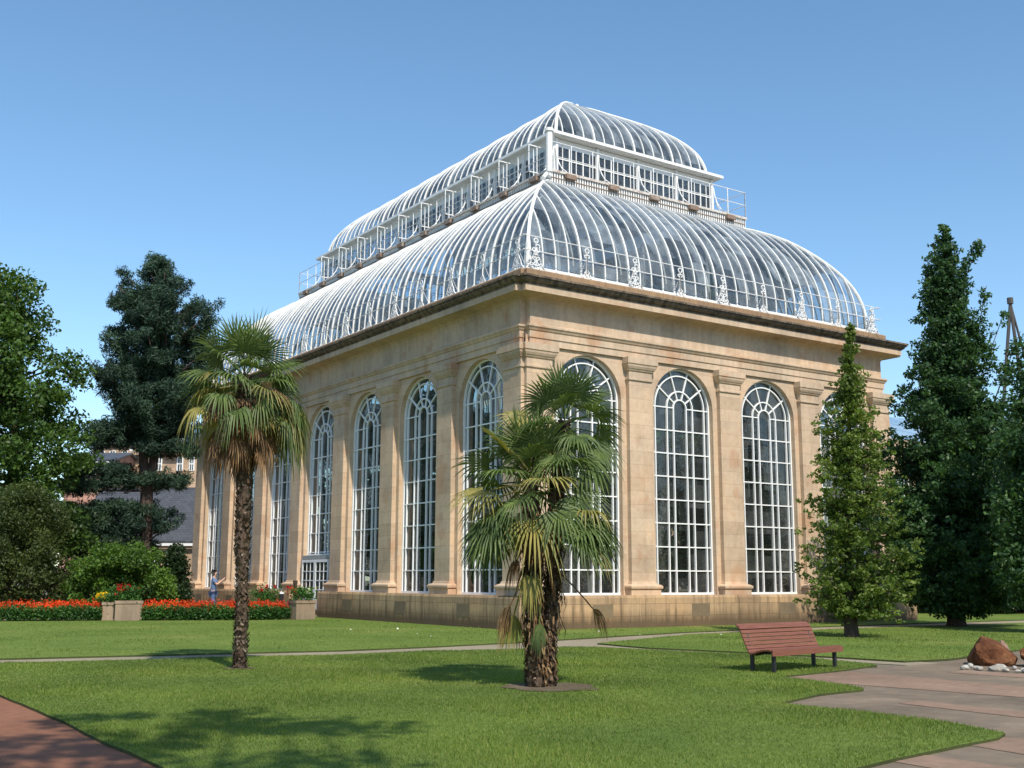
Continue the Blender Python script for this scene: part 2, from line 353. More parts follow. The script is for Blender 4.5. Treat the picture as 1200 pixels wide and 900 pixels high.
# pilasters
HP=.517
def pil():
    mb=MB(); mb.box(-HP,HP,-.18,.05,1.40,8.9)
    o=mb.build('pilaster',M_pil,PH,local=True)
    b=MB(); b.box(-.66,.66,-.32,.03,1.08,1.27)
    def fr(h,d,z): d=d-.10; return [(-h,-d,z),(h,-d,z),(h,.04,z),(-h,.04,z)]
    def stack(m,pr):
        n=len(pr)
        for (a,b_) in zip(pr[:-1],pr[1:]):
            A=fr(*a); Bv=fr(*b_)
            for i in range(4): j=(i+1)%4; m.quad(A[i],A[j],Bv[j],Bv[i])
        m.quad(*fr(*pr[-1])); m.quad(*fr(*pr[0]))
    stack(b,[(.64,.44,1.272),(.70,.47,1.30),(.71,.48,1.35),(.70,.47,1.39),(.63,.40,1.43),(.56,.33,1.455),(.55,.31,1.52),(.525,.29,1.53)])
    b.build('base',M_pil,o,local=True)
    c=MB(); stack(c,[(.525,.286,8.44),(.56,.33,8.46),(.56,.33,8.52),(.525,.286,8.54),(.525,.286,8.76),(.57,.33,8.80),(.585,.345,8.84),(.60,.37,8.86),(.65,.41,8.94),(.66,.42,9.0),(.69,.45,9.03),(.69,.45,9.245)])
    c.build('capital',M_ent,o,local=True)
    return o
p0=pil(); firstp=True
for side,n in NS.items():
    for i in range(n+1):
        o=p0 if firstp else copy_tree(p0,PH); firstp=False
        l,rz=place(side,e-B/2+i*B); o.location=l; o.rotation_euler=(0,0,rz)
# windows
RW=[1.405,1.19,.62,.31]
def win(door=False):
    zb=ZW+.03; mb=MB(); y=.24
    zb2=2.62 if door else zb
    for k,r in enumerate(RW):
        w_=(.06,.045,.045,.045)[k]; d_=(.12,.07,.07,.07)[k]
        mb.ribbon([(r,zb2)]+arch(r,ZS,24)+[(-r,zb2)],w_,d_,y+(0,-.01,-.014,-.018)[k])
    for a in (36,72,108,144):
        ca,sa=math.cos(R(a)),math.sin(R(a)); mb.ribbon([(RW[3]*ca,ZS+RW[3]*sa),(RW[0]*ca,ZS+RW[0]*sa)],.045,.06,y-.005)
    mb.ribbon([(-RW[0],ZS),(-RW[3],ZS)],.04,.055,y-.003); mb.ribbon([(RW[3],ZS),(RW[0],ZS)],.04,.055,y-.003)
    for i in range(1,8):
        z=ZS-i*(ZS-ZW)/8
        if z>zb2+.1: mb.ribbon([(-RW[0],z),(RW[0],z)],.042,.055,y-.003)
    mb.ribbon([(-RW[0]-.035,zb2),(RW[0]+.035,zb2)],.09,.14,y+.002)
    o=mb.build('window',M_frame,PH,local=True)
    g=MB(); A=[(RW[0],zb2)]+arch(RW[0],ZS,24)+[(-RW[0],zb2)]
    g.poly([(x,y+.02,z) for x,z in A]); g.build('pane',G_win,o,local=True)
    return o
w0=win(); fw_=True
for side,n in NS.items():
    for i in range(n):
        if side=='left' and i==3: continue
        o=w0 if fw_ else copy_tree(w0,PH); fw_=False
        l,rz=place(side,e+i*B); o.location=l; o.rotation_euler=(0,0,rz)
o=win(True); l,rz=place('left',DOORU); o.location=l; o.rotation_euler=(0,0,rz); o['label']='arched window cut short above the white doorway'
# doorway
mb=MB(); mb.box(-1.44,1.44,-.05,.30,2.44,2.60); mb.box(-1.44,-1.36,-.05,.25,.3,2.44); mb.box(1.36,1.44,-.05,.25,.3,2.44)
dr=mb.build('doorway',M_grey,PH,local=True); dr.location=l; dr.rotation_euler=(0,0,rz)
for s in (-1,1):
    d=MB(); x0,x1=(-1.35,-.01) if s<0 else (.01,1.35)
    d.box(x0,x0+.10,-.09,-.03,.31,2.42); d.box(x1-.10,x1,-.09,-.03,.31,2.42); d.box(x0+.1,x1-.1,-.088,-.032,2.30,2.42); d.box(x0+.1,x1-.1,-.088,-.032,.31,.75)
    for k in (1,2): xx=x0+.1+(x1-x0-.2)*k/3; d.box(xx-.02,xx+.02,-.08,-.04,.75,2.30)
    for k in (1,2,3): zz=.75+1.55*k/4; d.box(x0+.1,x1-.1,-.079,-.041,zz-.02,zz+.02)
    lf=d.build('door',M_frame,dr,local=True)
    g=MB(); g.quad((x0+.1,-.06,.75),(x1-.1,-.06,.75),(x1-.1,-.06,2.3),(x0+.1,-.06,2.3)); go=g.build('door_pane',G_win,dr,local=True)
# ---- lower dome
P1=[(.38,12.06),(.40,12.55),(.50,13.2),(.72,13.85),(1.05,14.45),(1.50,15.05),(2.05,15.63),(2.65,16.14),(3.30,16.52),(4.0,16.82),(4.9,17.06)]
P2=[(5.0,19.35),(5.08,19.8),(5.27,20.3),(5.60,20.78),(6.05,21.24),(6.60,21.66),(7.3,22.1),(8.1,22.55),(8.7,22.88),(W/2,23.02)]
def plan(a,z): return [(a,a,z),(W-a,a,z),(W-a,LL-a,z),(a,LL-a,z)]
def smooth_prof(P,n=28):
    # Catmull-Rom through the profile, uniform samples
    out=[]
    for i in range(len(P)-1):
        p0=P[max(i-1,0)];p1=P[i];p2=P[i+1];p3=P[min(i+2,len(P)-1)]
        k=max(2,n//(len(P)-1))
        for j in range(k):
            t=j/k; out.append(tuple(.5*((2*b)+(c-a)*t+(2*a-5*b+4*c-d)*t*t+(3*b-a-3*c+d)*t**3) for a,b,c,d in zip(p0,p1,p2,p3)))
    out.append(P[-1]); return out
def dome(P,name,thick,thin,step):
    S=smooth_prof(P); mb=MB()
    for (a0,z0),(a1,z1) in zip(S[:-1],S[1:]):
        A=plan(a0,z0); Bq=plan(a1,z1)
        for i in range(4): j=(i+1)%4; mb.quad(A[i],A[j],Bq[j],Bq[i])
    D=mb.build(name,G_dome,PH)
    tk=MB(); tn=MB(); aend=P[-1][0]; a0=P[0][0]
    for side in NS:
        Ls=W if NS[side]==4 else LL
        k=0; nn=int(round((Ls-2*(e-B/2))/step))
        for i in range(-4,nn+5):
            u=(e-B/2)+i*step
            if u<a0+.05 or u>Ls-a0-.05: continue
            lim=min(u,Ls-u); pts=[(a,z) for a,z in S if a<=lim+1e-6]
            if len(pts)<2: continue
            if lim<aend:
                for (b0,c0),(b1,c1) in zip(S[:-1],S[1:]):
                    if b0<=lim<b1: t=(lim-b0)/(b1-b0); pts.append((lim,c0+(c1-c0)*t)); break
            main=(i%4==0); rr=thick if main else thin
            path=[SV(side,u,-a,z+.0) for a,z in pts]
            axis=Vector(SV(side,1,0,0))-Vector(SV(side,0,0,0))
            if main: k1=MB(); k1.tube(path,[rr*.85]*len(path),4,ph=.5,up=axis,ry=1.6); k1.build('main_rib',M_rib,D)
            else: tn.tube(path,rr*1.1,4,ph=.5,up=axis,ry=1.5)
    for i in range(4): hp=MB(); hp.tube([plan(a,z+.02)[i] for a,z in S],thick*1.15,6); hp.build('hip_rib',M_rib,D)
    tag(tn.build('glazing_bars',M_rib,D),kind='stuff')
    return D
D1=dome(P1,'lower_dome',.058,.030,B/8)
D2=dome(P2,'upper_dome',.062,.026,B/8)
mb=MB()
for (a0,z0),(a1,z1) in (((.30,11.78),(.30,12.05)),((.30,12.05),(.42,12.10))):
    A=plan(a0,z0);Bq=plan(a1,z1)
    for i in range(4): j=(i+1)%4; mb.quad(A[i],A[j],Bq[j],Bq[i])
mb.build('dome_kerb',M_rib,D1)
mb=MB(); mb.tube([(W/2,W/2-.2,23.06),(W/2,LL-W/2+.2,23.06)],.10,6); mb.build('ridge_beam',M_rib,D2)
# ---- clerestory
CL=newobj('clerestory',None,PH)
def band(mb,a,z0,z1,t=.08):
    for (p,q) in ((a,a+t),):
        A=plan(p,z0);Bq=plan(p,z1);C=plan(q,z0);Dd=plan(q,z1)
        for i in range(4):
            j=(i+1)%4; mb.quad(A[i],A[j],Bq[j],Bq[i]); mb.quad(C[i],C[j],Dd[j],Dd[i]); mb.quad(A[i],A[j],C[j],C[i]); mb.quad(Bq[i],Bq[j],Dd[j],Dd[i])
AB=4.87
mb=MB(); band(mb,AB,17.2,17.78); band(mb,AB-.01,18.80,19.14); mb.build('panel_wall',M_white,CL)
mb=MB()
for p,q,z0,z1 in ((4.52,5.02,19.16,19.20),(4.48,4.56,19.18,19.30),(4.56,5.02,19.28,19.34)): 
    band(mb,p,z0,z1,q-p)
mb.build('eave',M_white,CL)
cw=MB(); bw2=B/4
for k in range(0,4):
    x=-bw2+.05+k*(2*bw2-.1)/3; cw.box(x-.022,x+.022,-.05,0,17.78,18.80)
cw.box(-bw2+.03,bw2-.03,-.048,-.004,18.27,18.31)
for k in (0,1,2):
    x=-bw2+.05+(k+.5)*(2*bw2-.1)/3; cw.box(x-.014,x+.014,-.045,-.005,17.78,18.80)
c0=cw.build('clerestory_window',M_frame,CL,local=True)
g=MB(); g.quad((-bw2,.0,17.78),(bw2,.0,17.78),(bw2,.0,18.8),(-bw2,.0,18.8)); g.build('clerestory_pane',G_cler,c0,local=True)
po=MB(); po.box(-.06,.06,-.10,-.006,17.2,19.12)
pp=po.build('post',M_white,CL,local=True)
brm=MB(); brm.tube([(0,-.10,18.75),(0,-.16,18.4),(0,-.30,18.0),(0,-.52,17.68),(0,-.85,17.42)],.024,6); bc=brm.build('curved_brace',M_white,CL,local=True)
M_brk=paint('rusty_bracket',(.22,.16,.12),.6,.5,.8)
bkm=MB(); bkm.poly([(-.03,-1.1,17.25),(-.03,-.05,17.25),(-.03,-.05,16.98),(-.03,-.75,16.9)]); bkm.poly([(.03,-1.1,17.25),(.03,-.05,17.25),(.03,-.05,16.98),(.03,-.75,16.9)]); bkm.quad((-.03,-1.1,17.25),(.03,-1.1,17.25),(.03,-.75,16.9),(-.03,-.75,16.9)); bkm.quad((-.03,-.75,16.9),(.03,-.75,16.9),(.03,-.05,16.98),(-.03,-.05,16.98))
bkm.box(-.26,.26,-1.08,-.82,17.10,17.24)
bkm.box(-.24,.24,-1.16,-.98,17.05,17.235); bk=bkm.build('walkway_bracket',M_brk,CL,local=True)
cas=MB()
for z in (17.72,18.84): cas.box(-.018,.018,-.90,-.08,z-.02,z+.02)
for y in (-.90,-.08,-.5): cas.box(-.018,.018,y-.018,y+.018,17.72,18.84)
ca0=cas.build('open_casement',M_frame,CL,local=True)
g=MB(); g.quad((0,-.95,17.75),(0,-.08,17.75),(0,-.08,18.8),(0,-.95,18.8)); g.build('casement_pane',G_cler,ca0,local=True)
used=set()
def put(o,side,u,a,par=CL):
    if o.name in used: o=copy_tree(o,par)
    else: used.add(o.name)
    l,rz=place(side,u,-a); o.location=l; o.rotation_euler=(0,0,rz); return o
for side,n in NS.items():
    nb=4 if n==4 else 10
    Ls=W if n==4 else LL; s0=(Ls-nb*B/2)/2
    for k in range(nb):
        put(c0,side,s0+(k+.5)*B/2,AB)
        if side in('left',): put(ca0,side,s0+(k+.28)*B/2,AB)
    for k in range(nb+1):
        put(pp,side,s0+k*B/2+(.07 if k==0 else -.07 if k==nb else 0),AB)
        if side!='right' or True: put(bc,side,s0+k*B/2,AB)
        put(bk,side,s0+(k)*B/2,AB)
# walkway grating and edge
mb=MB(); A0,A1=3.8,4.86; ed=MB()
for side in NS:
    Ls=W if NS[side]==4 else LL; nn=int((Ls-2*A0)/.13)
    for i in range(nn+1):
        u=A0+.02+i*(Ls-2*A0-.04)/nn; lim=min(u,Ls-u); a1=min(A1,lim)
        if a1-A0<.05: continue
        a,b_=SV(side,u-.032,-A0-.02,17.27),SV(side,u+.032,-a1,17.305)
        mb.box(min(a[0],b_[0]),max(a[0],b_[0]),min(a[1],b_[1]),max(a[1],b_[1]),17.27,17.305)
mb.build('walkway_grating',M_rust,CL)
band(ed,A0,17.22,17.32,.05); band(ed,A0+.55,17.21,17.262,.05); 
ed.build('walkway_edge',M_rust,CL)
# walkway riser under grating (timber upstand)
mb=MB(); dk=MB(); AS=3.86
for side in NS:
    Ls=W if NS[side]==4 else LL; nn=int((Ls-2*AS)/.125)
    for i in range(nn+1):
        u=AS+i*(Ls-2*AS)/nn; a,b_=SV(side,u-.032,-AS,0),SV(side,u+.032,-AS-.03,0)
        mb.box(min(a[0],b_[0]),max(a[0],b_[0]),min(a[1],b_[1]),max(a[1],b_[1]),16.80,17.21)
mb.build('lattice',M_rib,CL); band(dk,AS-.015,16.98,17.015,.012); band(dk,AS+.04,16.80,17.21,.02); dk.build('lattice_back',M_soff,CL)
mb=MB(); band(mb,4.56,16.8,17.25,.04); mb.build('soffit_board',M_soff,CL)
rl=MB()
for z in (17.88,18.46):
    P=plan(3.84,z)
    for i in range(4): rl.tube([P[i],P[(i+1)%4]],.018,5)
for side in NS:
    Ls=W if NS[side]==4 else LL; nn=int(round((Ls-7.6)/(B/4)))
    for i in range(nn+1):
        u=3.84+i*(Ls-7.68)/nn; rl.tube([SV(side,u,-3.84,17.2),SV(side,u,-3.84,18.46)],.022,5)
rl.build('walkway_railing',M_white,CL)
for (x,y,sx,sy) in ((3.8,3.8,1,1),(W-3.8,3.8,-1,1)):
    if sx<0: continue
    t=MB(); t.tube([(x,y,17.15),(x,y,18.85)],.13,10); t.tube([(x,y,18.80),(x,y,18.92)],.18,10); t.tube([(x+.25*sx,y+.25,17.3),(x+.25*sx,y+.25,18.9)],.07,8)
    t.tube([(x,y,18.78),(x+.8*sx,y+.8,18.98)],.05,8)
    t.tube([(x,y,17.2),(x,y,16.98),(x-.12*sx,y-.12,16.9),(x-.5*sx,y-.5,16.82),(x-1.1*sx,y-1.1,16.33)],.085,8)
    t.build('downpipe',M_rib,CL)
# ---- cast-iron cresting and rails round the parapet
def arc(cx,cz,r,a0,a1,n=10): return [(cx+r*math.cos(R(a0+(a1-a0)*i/n)),cz+r*math.sin(R(a0+(a1-a0)*i/n))) for i in range(n+1)]
def orn(big):
    mb=MB(); z0=11.80
    def R2(pts,w=.028): mb.ribbon([(x,z0+z) for x,z in pts],w,.035,0)
    R2([(0,0),(0,1.05 if big else 1.0)],.035)
    R2(arc(0,1.06,.085,-90,270,12),.03)
    if big:
        for s in (-1,1):
            R2([(s*.36,0),(s*.27,.18),(s*.16,.42),(s*.05,.62)],.03)
            R2(arc(s*.22,.10,.09,0,360,10)); R2(arc(s*.09,.14,.08,0,360,10)); R2(arc(s*.13,.33,.085,0,360,10)); R2(arc(s*.06,.52,.055,0,360,8))
            R2(arc(s*.08,.86,.075,-90*s-90,90*s+90,8)); R2(arc(s*.09,.74,.06,0,360,8)); R2([(s*.30,0),(s*.40,.06),(s*.34,.14)],.03)
        R2([(-.4,.012),(.4,.012)],.04)
        R2([(-.1,.66),(.1,.66)])
    else:
        for s in (-1,1):
            R2(arc(s*.10,.12,.085,0,360,10)); R2(arc(s*.055,.26,.05,0,360,8)); R2([(s*.2,0),(s*.1,.2),(s*.03,.36)]); R2(arc(s*.06,.86,.05,0,360,8))
        R2([(-.22,.012),(.22,.012)],.04); R2([(0,.3),(0,.85)],.05)
    # feet and stay back to the dome
    mb.box(-.03,.03,-.04,.12,z0-.002,z0+.03); mb.tube([(0,.0,z0+.9),(0,.30,z0+.35)],.012,4)
    return mb.build('cresting_ornament',M_white,PH,local=True)
OB=orn(True); OS=orn(False)
for side,n in NS.items():
    for k in range(2*n+1):
        big=(k%2==0); u=e-B/2+k*B/2
        put(OB if big else OS,side,u,-.06 if False else .02,PH)
rl=MB()
for z in (12.50,13.0):
    P=plan(-.0,z)
    for side in NS:
        Ls=W if NS[side]==4 else LL
        rl.tube([SV(side,-.05,-.02,z),SV(side,Ls+.05,-.02,z)],.017,5)
rl.build('parapet_rail',M_white,PH)
st=MB()
for side in NS:
    Ls=W if NS[side]==4 else LL; nn=int((Ls-.8)/.544)
    for i in range(nn): 
        u=.45+i*.544; st.tube([SV(side,u,-.16,11.8),SV(side,u,-.36,12.12)],.014,4)
st.build('drip_bars',M_rib,D1)
# ---- inside: floor, iron columns, arched trusses
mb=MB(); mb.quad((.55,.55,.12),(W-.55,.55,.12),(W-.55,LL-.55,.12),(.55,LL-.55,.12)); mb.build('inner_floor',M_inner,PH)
M_col=paint('grey_iron_paint',(.42,.40,.37),.4,.15,.7)
c_=MB(); c_.tube([(0,0,.1),(0,0,.5),(0,0,.6),(0,0,10),(0,0,17.2)],[.2,.2,.12,.11,.10],8); ci=c_.build('iron_column',M_col,PH,local=True)
for k in range(0,6):
    for x in (5.1,W-5.1):
        y=5.0+k*(LL-10)/5
        if ci.name in used: o=ci.copy(); col.objects.link(o)
        else: o=ci; used.add(ci.name)
        o.location=(x,y,0)
tr=MB()
for side in NS:
    Ls=W if NS[side]==4 else LL
    for k in range(1,2*NS[side],1):
        u=e-B/2+k*B/2; S=[(a,z) for a,z in smooth_prof(P1,20) if a<=min(u,Ls-u)]
        if len(S)<4: continue
        tr.tube([SV(side,u,-a-.35,z-.25) for a,z in S],.035,4)
tr.build('inner_truss',M_rust,PH)
# ------------------------------------------------------------------ foliage tools
def unit(n):
    v=RNG.normal(size=(n,3)); return v/np.linalg.norm(v,axis=1)[:,None]
def leafquads(C,size,up=.35,asp=.55,jit=.35):
    n=len(C); nrm=unit(n)+np.array([0,0,up])+np.array(sv)*0.15; nrm/=np.linalg.norm(nrm,axis=1)[:,None]
    a=np.cross(nrm,unit(n)); a/=np.linalg.norm(a,axis=1)[:,None]+1e-9; b=np.cross(nrm,a)
    s=size*(1+jit*(RNG.random((n,1))*2-1))
    return np.stack([C-a*s*.5,C-b*s*asp*.5+a*s*.05,C+a*s*.5,C+b*s*asp*.5+a*s*.05],1).reshape(-1,3)
def clumps(centres,rad,per,flat=.75):
    out=[]
    for c,r,n in zip(centres,rad,per):
        n=int(n); d=unit(n); rr=(RNG.random((n,1))**.45)*r
        p=d*rr; p[:,2]*=flat; out.append(np.array(c)+p)
    return np.concatenate(out)
def limbs(mb,base,tips,r0,bend=.3,n=5):
    for t in tips:
        b=Vector(base(t)) if callable(base) else Vector(base); t=Vector(t); m=(b+t)/2+Vector((0,0,-bend*(t-b).length*.25))+Vector([random.uniform(-.1,.1)*(t-b).length for _ in range(3)])
        pts=[b*(1-s)**2+m*2*s*(1-s)+t*s*s for s in [i/n for i in range(n+1)]]
        mb.tube(pts,[r0*(1-.85*i/n) for i in range(n+1)],5)
def crowned(name,label,cat,loc,trunkfn,centres,rad,per,leafm,barkm,size,group=None,flat=.75,asp=.55,up=.35,trunkn='trunk',crown='crown'):
    t=thing(name,label,cat,loc,0,group); mb=MB(); trunkfn(mb); mb.build(trunkn,barkm,t,smooth=True)
    V=leafquads(clumps(centres,rad,per,flat),size,up,asp); npmesh(crown,V,4,leafm,t); return t
def pt(px,py,d): p=at(px,py,d); return np.array([p.x,p.y,p.z])
RIGHT=np.array(r0); FWD=np.array([math.cos(YAW),math.sin(YAW),0.]); UP=np.array([0,0,1.])
def envelope(rows,dist,n,depth=.8,rmin=.5,rmax=1.1,ppm=None,shell=.55,gap=0.,wob=.2):
    """rows: (py, pxleft, pxright) silhouette rows at a distance -> clump centres filling a round body of that outline"""
    rows=sorted(rows); k=FPX/dist/1.015; C=[];Rr=[]
    ys=[r[0] for r in rows]
    for _ in range(n):
        # area weighted pick
        while True:
            y=random.uniform(ys[0],ys[-1])
            l=np.interp(y,ys,[r[1] for r in rows]); r_=np.interp(y,ys,[r[2] for r in rows])
            if random.random()*max(rr[2]-rr[1] for rr in rows)<=(r_-l)+4: break
        hw=(r_-l)/2/k; rad=min(random.uniform(rmin,rmax),max(.25,hw*.75)); hw=max(hw-rad*.7,.02)
        a=random.uniform(0,2*PI); q=random.random()**shell
        x=math.cos(a)*q*hw; dpt=math.sin(a)*q*hw*depth
        c=pt((l+r_)/2,y,dist); C.append(c+RIGHT*x*(1+random.uniform(-wob,wob)*.3)+FWD*dpt); Rr.append(rad)
    return C,Rr
# ------------------------------------------------------------------ ground
def polyat(pts,z): return [(x,y,z) for x,y in pts]
def sheet(name,pts,z,m,parent=None,edge=None,em=None):
    me=MB(); me.poly(polyat(pts,z)); o=me.build(name,m)
    if edge:
        n=len(pts); eb=MB()
        for i in range(n):
            a=pts[i]; b=pts[(i+1)%n]; eb.quad((a[0],a[1],z-edge),(b[0],b[1],z-edge),(b[0],b[1],z),(a[0],a[1],z))
        eb.build('turf_edge',em,o)
    return tag(o,kind='structure')
g=MB(); g.poly([(-1500,-1500,-.01),(1500,-1500,-.01),(1500,1500,-.01),(-1500,1500,-.01)]); tag(g.build('ground',M_ground),kind='structure')
def wob(p,q,n,a=.05,smooth=False):
    out=[]
    for i in range(n):
        t=i/n; out.append((p[0]+(q[0]-p[0])*t+random.uniform(-a,a)*(i>0),p[1]+(q[1]-p[1])*t+random.uniform(-a,a)*(i>0)))
    return out
def outline(pts,step=.5,a=.03):
    out=[]
    for i in range(len(pts)):
        p,q=pts[i],pts[(i+1)%len(pts)]; d=math.hypot(q[0]-p[0],q[1]-p[1]); 
        out+=wob(p,q,max(1,min(60,int(d/step))),a)
    return out
ZL=.035
main_lawn=outline([(-17.72,-11.3),(-17.75,-15),(-17.78,-17.6),(-17.80,-20.4),(-17.85,-24.2),(-14.42,-23.95),(-13.03,-23.53),(-11.16,-23.19),(-10.3,-23.08),(-9.9,-22.9),(-9.75,-22.5),(-9.59,-21.89),(-9.57,-20.7),(-9.65,-19.61),(-8.35,-19.11),(-7.35,-19.0),(-7.2,-18.94),(-7.05,-18.6),(-6.74,-17.72),(-6.6,-16.75),(-4.87,-16.48),(-3.1,-15.95),(-2.95,-15.72),(-2.63,-13.95),(-2.93,-12.34),(-4.01,-8.75),(-4.59,-8.2),(-6.19,-8.42),(-8.15,-7.97),(-10.24,-8.07),(-12.41,-7.69),(-16.65,-7.06),(-17.7,-7.0)])
far_lawn=outline([(-40,-4),(-16.41,-5.75),(-11.91,-6.39),(-9.6,-6.74),(-7.33,-6.56),(-5.72,-6.25),(-4.57,-6.04),(-2.9,-5.57),(-1.08,-5.06),(3.16,-3.87),(6.12,-3.46),(12,-3.0),(24,-2.5),(60,0),(60,8.9),(19.02,8.9),(19.02,-.63),(-.58,-.63),(-.58,14.2),(-2.74,12.0),(-7.97,14.86),(-12.43,16.28),(-20,18),(-40,22)],1.)
isl=outline([(-2.97,-7.44),(-3.09,-9.5),(-2.38,-11.8),(-1.88,-14.41),(-1.73,-15.52),(-.45,-15.58),(1.39,-15.12),(3.96,-14.51),(12,-13.2),(30,-11),(30,-4.4),(12,-4.6),(4.3,-4.9),(2.38,-5.0),(-.17,-6.14)])
sheet('lawn',main_lawn,ZL,M_lawn,edge=.04,em=M_edge); sheet('lawn',far_lawn,ZL,M_lawn,edge=.04,em=M_edge); sheet('lawn',isl,ZL,M_lawn,edge=.04,em=M_edge)
sheet('path',[(-45,-9),(-17,-7.8),(-4,-9.2),(-2.2,-16.2),(-1.2,-16),(-2.4,-7),(4,-5.3),(30,-5),(30,-2.2),(5,-3),(-2,-5),(-6,-6),(-11,-6),(-17,-5),(-45,-3)],.0,M_path)
sheet('paving',[(-14.5,-24.5),(-9,-18.6),(-6.4,-16.2),(-1.2,-16),(4,-14.2),(40,-9),(40,-60),(-14.5,-60)],.004,M_pave)
sheet('red_path',[(-17.6,-5),(-17.6,-25),(-17.6,-60),(-24,-60),(-24,-5)],.004,M_redpath)
sheet('paving',[(-14.5,-24.3),(-17.6,-24.3),(-17.6,-60),(-14.5,-60)],.004,M_pave)
for q in ([(-4.6,-15.9),(-6.6,-16.8),(-6.65,-17.3),(-6.1,-20.75),(-5.7,-23),(-4.4,-23),(-4.55,-19.8)],[(-10.6,-22.0),(-10.8,-22.85),(-10.95,-23.8),(-11.1,-27),(-9.7,-27),(-9.85,-23.3)],
          [(-12.3,-23.2),(-12.5,-27),(-11.6,-27),(-11.75,-23.1)],[(-3.2,-17.5),(-3.0,-21),(-2.4,-21),(-2.5,-17.4)],[(-8.2,-20.3),(-8.4,-24),(-7.8,-24),(-7.7,-20.2)]):
    sheet('paving_band',q,.009,M_pink)
# soil ring round the two-stemmed palm and under trees
def disc(c,rx,ry,z,name,m):
    n=26; sheet(name,[(c[0]+math.cos(2*PI*i/n)*rx*random.uniform(.85,1.12),c[1]+math.sin(2*PI*i/n)*ry*random.uniform(.85,1.12)) for i in range(n)],z,m)
disc((-10.9,-16.35),.68,.75,ZL+.012,'soil',M_soil); disc((-13.42,-10.6),.28,.28,ZL+.012,'soil',M_soil)
sheet('forecourt',[(-45,60),(-45,23),(-20,18.5),(-12.3,17.1),(-7.9,15.7),(-2.7,13.0),(-.58,14.2),(-.58,34),(30,34),(30,60)],.10,M_path,edge=.12,em=M_path)
# grass blades
def inpoly(X,Y,P):
    P=np.array(P); n=len(P); r=np.zeros(len(X),bool); j=n-1
    for i in range(n):
        xi,yi=P[i];xj,yj=P[j]
        c=((yi>Y)!=(yj>Y))&(X<(xj-xi)*(Y-yi)/(yj-yi+1e-12)+xi); r^=c; j=i
    return r
pts=[]
for P,xr,yr,n in ((main_lawn,(-17.9,-2.4),(-24.3,-6.9),620000),(far_lawn,(-18,14),(-7,14.5),150000),(isl,(-3.2,14),(-15.7,-4.3),90000)):
    X=RNG.uniform(*xr,n); Y=RNG.uniform(*yr,n); d=np.hypot(X-CAM.x,Y-CAM.y)
    keep=inpoly(X,Y,P)&(RNG.random(n)<np.clip((15/d)**1.3,0.12,1)); keep&=~((np.hypot(X+10.9,Y+16.35)<.6)&(RNG.random(n)<.93))
    pts.append(np.stack([X[keep],Y[keep],d[keep]],1))
pts=np.concatenate(pts); n=len(pts); d=pts[:,2:3]
base=np.concatenate([pts[:,:2],np.full((n,1),ZL-.004)],1); a=RNG.uniform(0,2*PI,(n,1)); wd=.0042*np.clip(d/11,1,3)*RNG.uniform(.7,1.3,(n,1))
h=RNG.uniform(.018,.048,(n,1))*np.clip(.75+.5*np.sin(base[:,:1]*1.3+2)*np.sin(base[:,1:2]*1.1),.6,1.3); sd=np.concatenate([np.cos(a),np.sin(a),np.zeros((n,1))],1)
ln=RNG.normal(size=(n,2))*.016; top=base+np.concatenate([ln,h],1)
L_grass=leafmat('grass_blades',(.10,.16,.028),(.145,.21,.04),(.24,.25,.08),.3,.5,.25,.45)
go=npmesh('grass',np.stack([base-sd*wd,base+sd*wd,top],1).reshape(-1,3),3,L_grass); tag(go,'short mown green grass of the lawns','grass',kind='stuff')
# daisies / fallen petals
dd=[]
for (px,py) in [(458,737),(466,738),(473,738),(489,744),(505,747),(432,741),(411,739),(362,740),(895,744),(903,747),(845,745),(702,741),(1010,770),(214,728),(750,745),(792,746),(797,746)]:
    x,y=onz(px,py,ZL); dd.append((x,y,ZL+.04))
npmesh_o=npmesh('fallen_petals',leafquads(np.array(dd),.07,1.5,.8),4,F_wht); tag(npmesh_o,'tiny white petals scattered over the lawn by the wall','petals',kind='stuff')
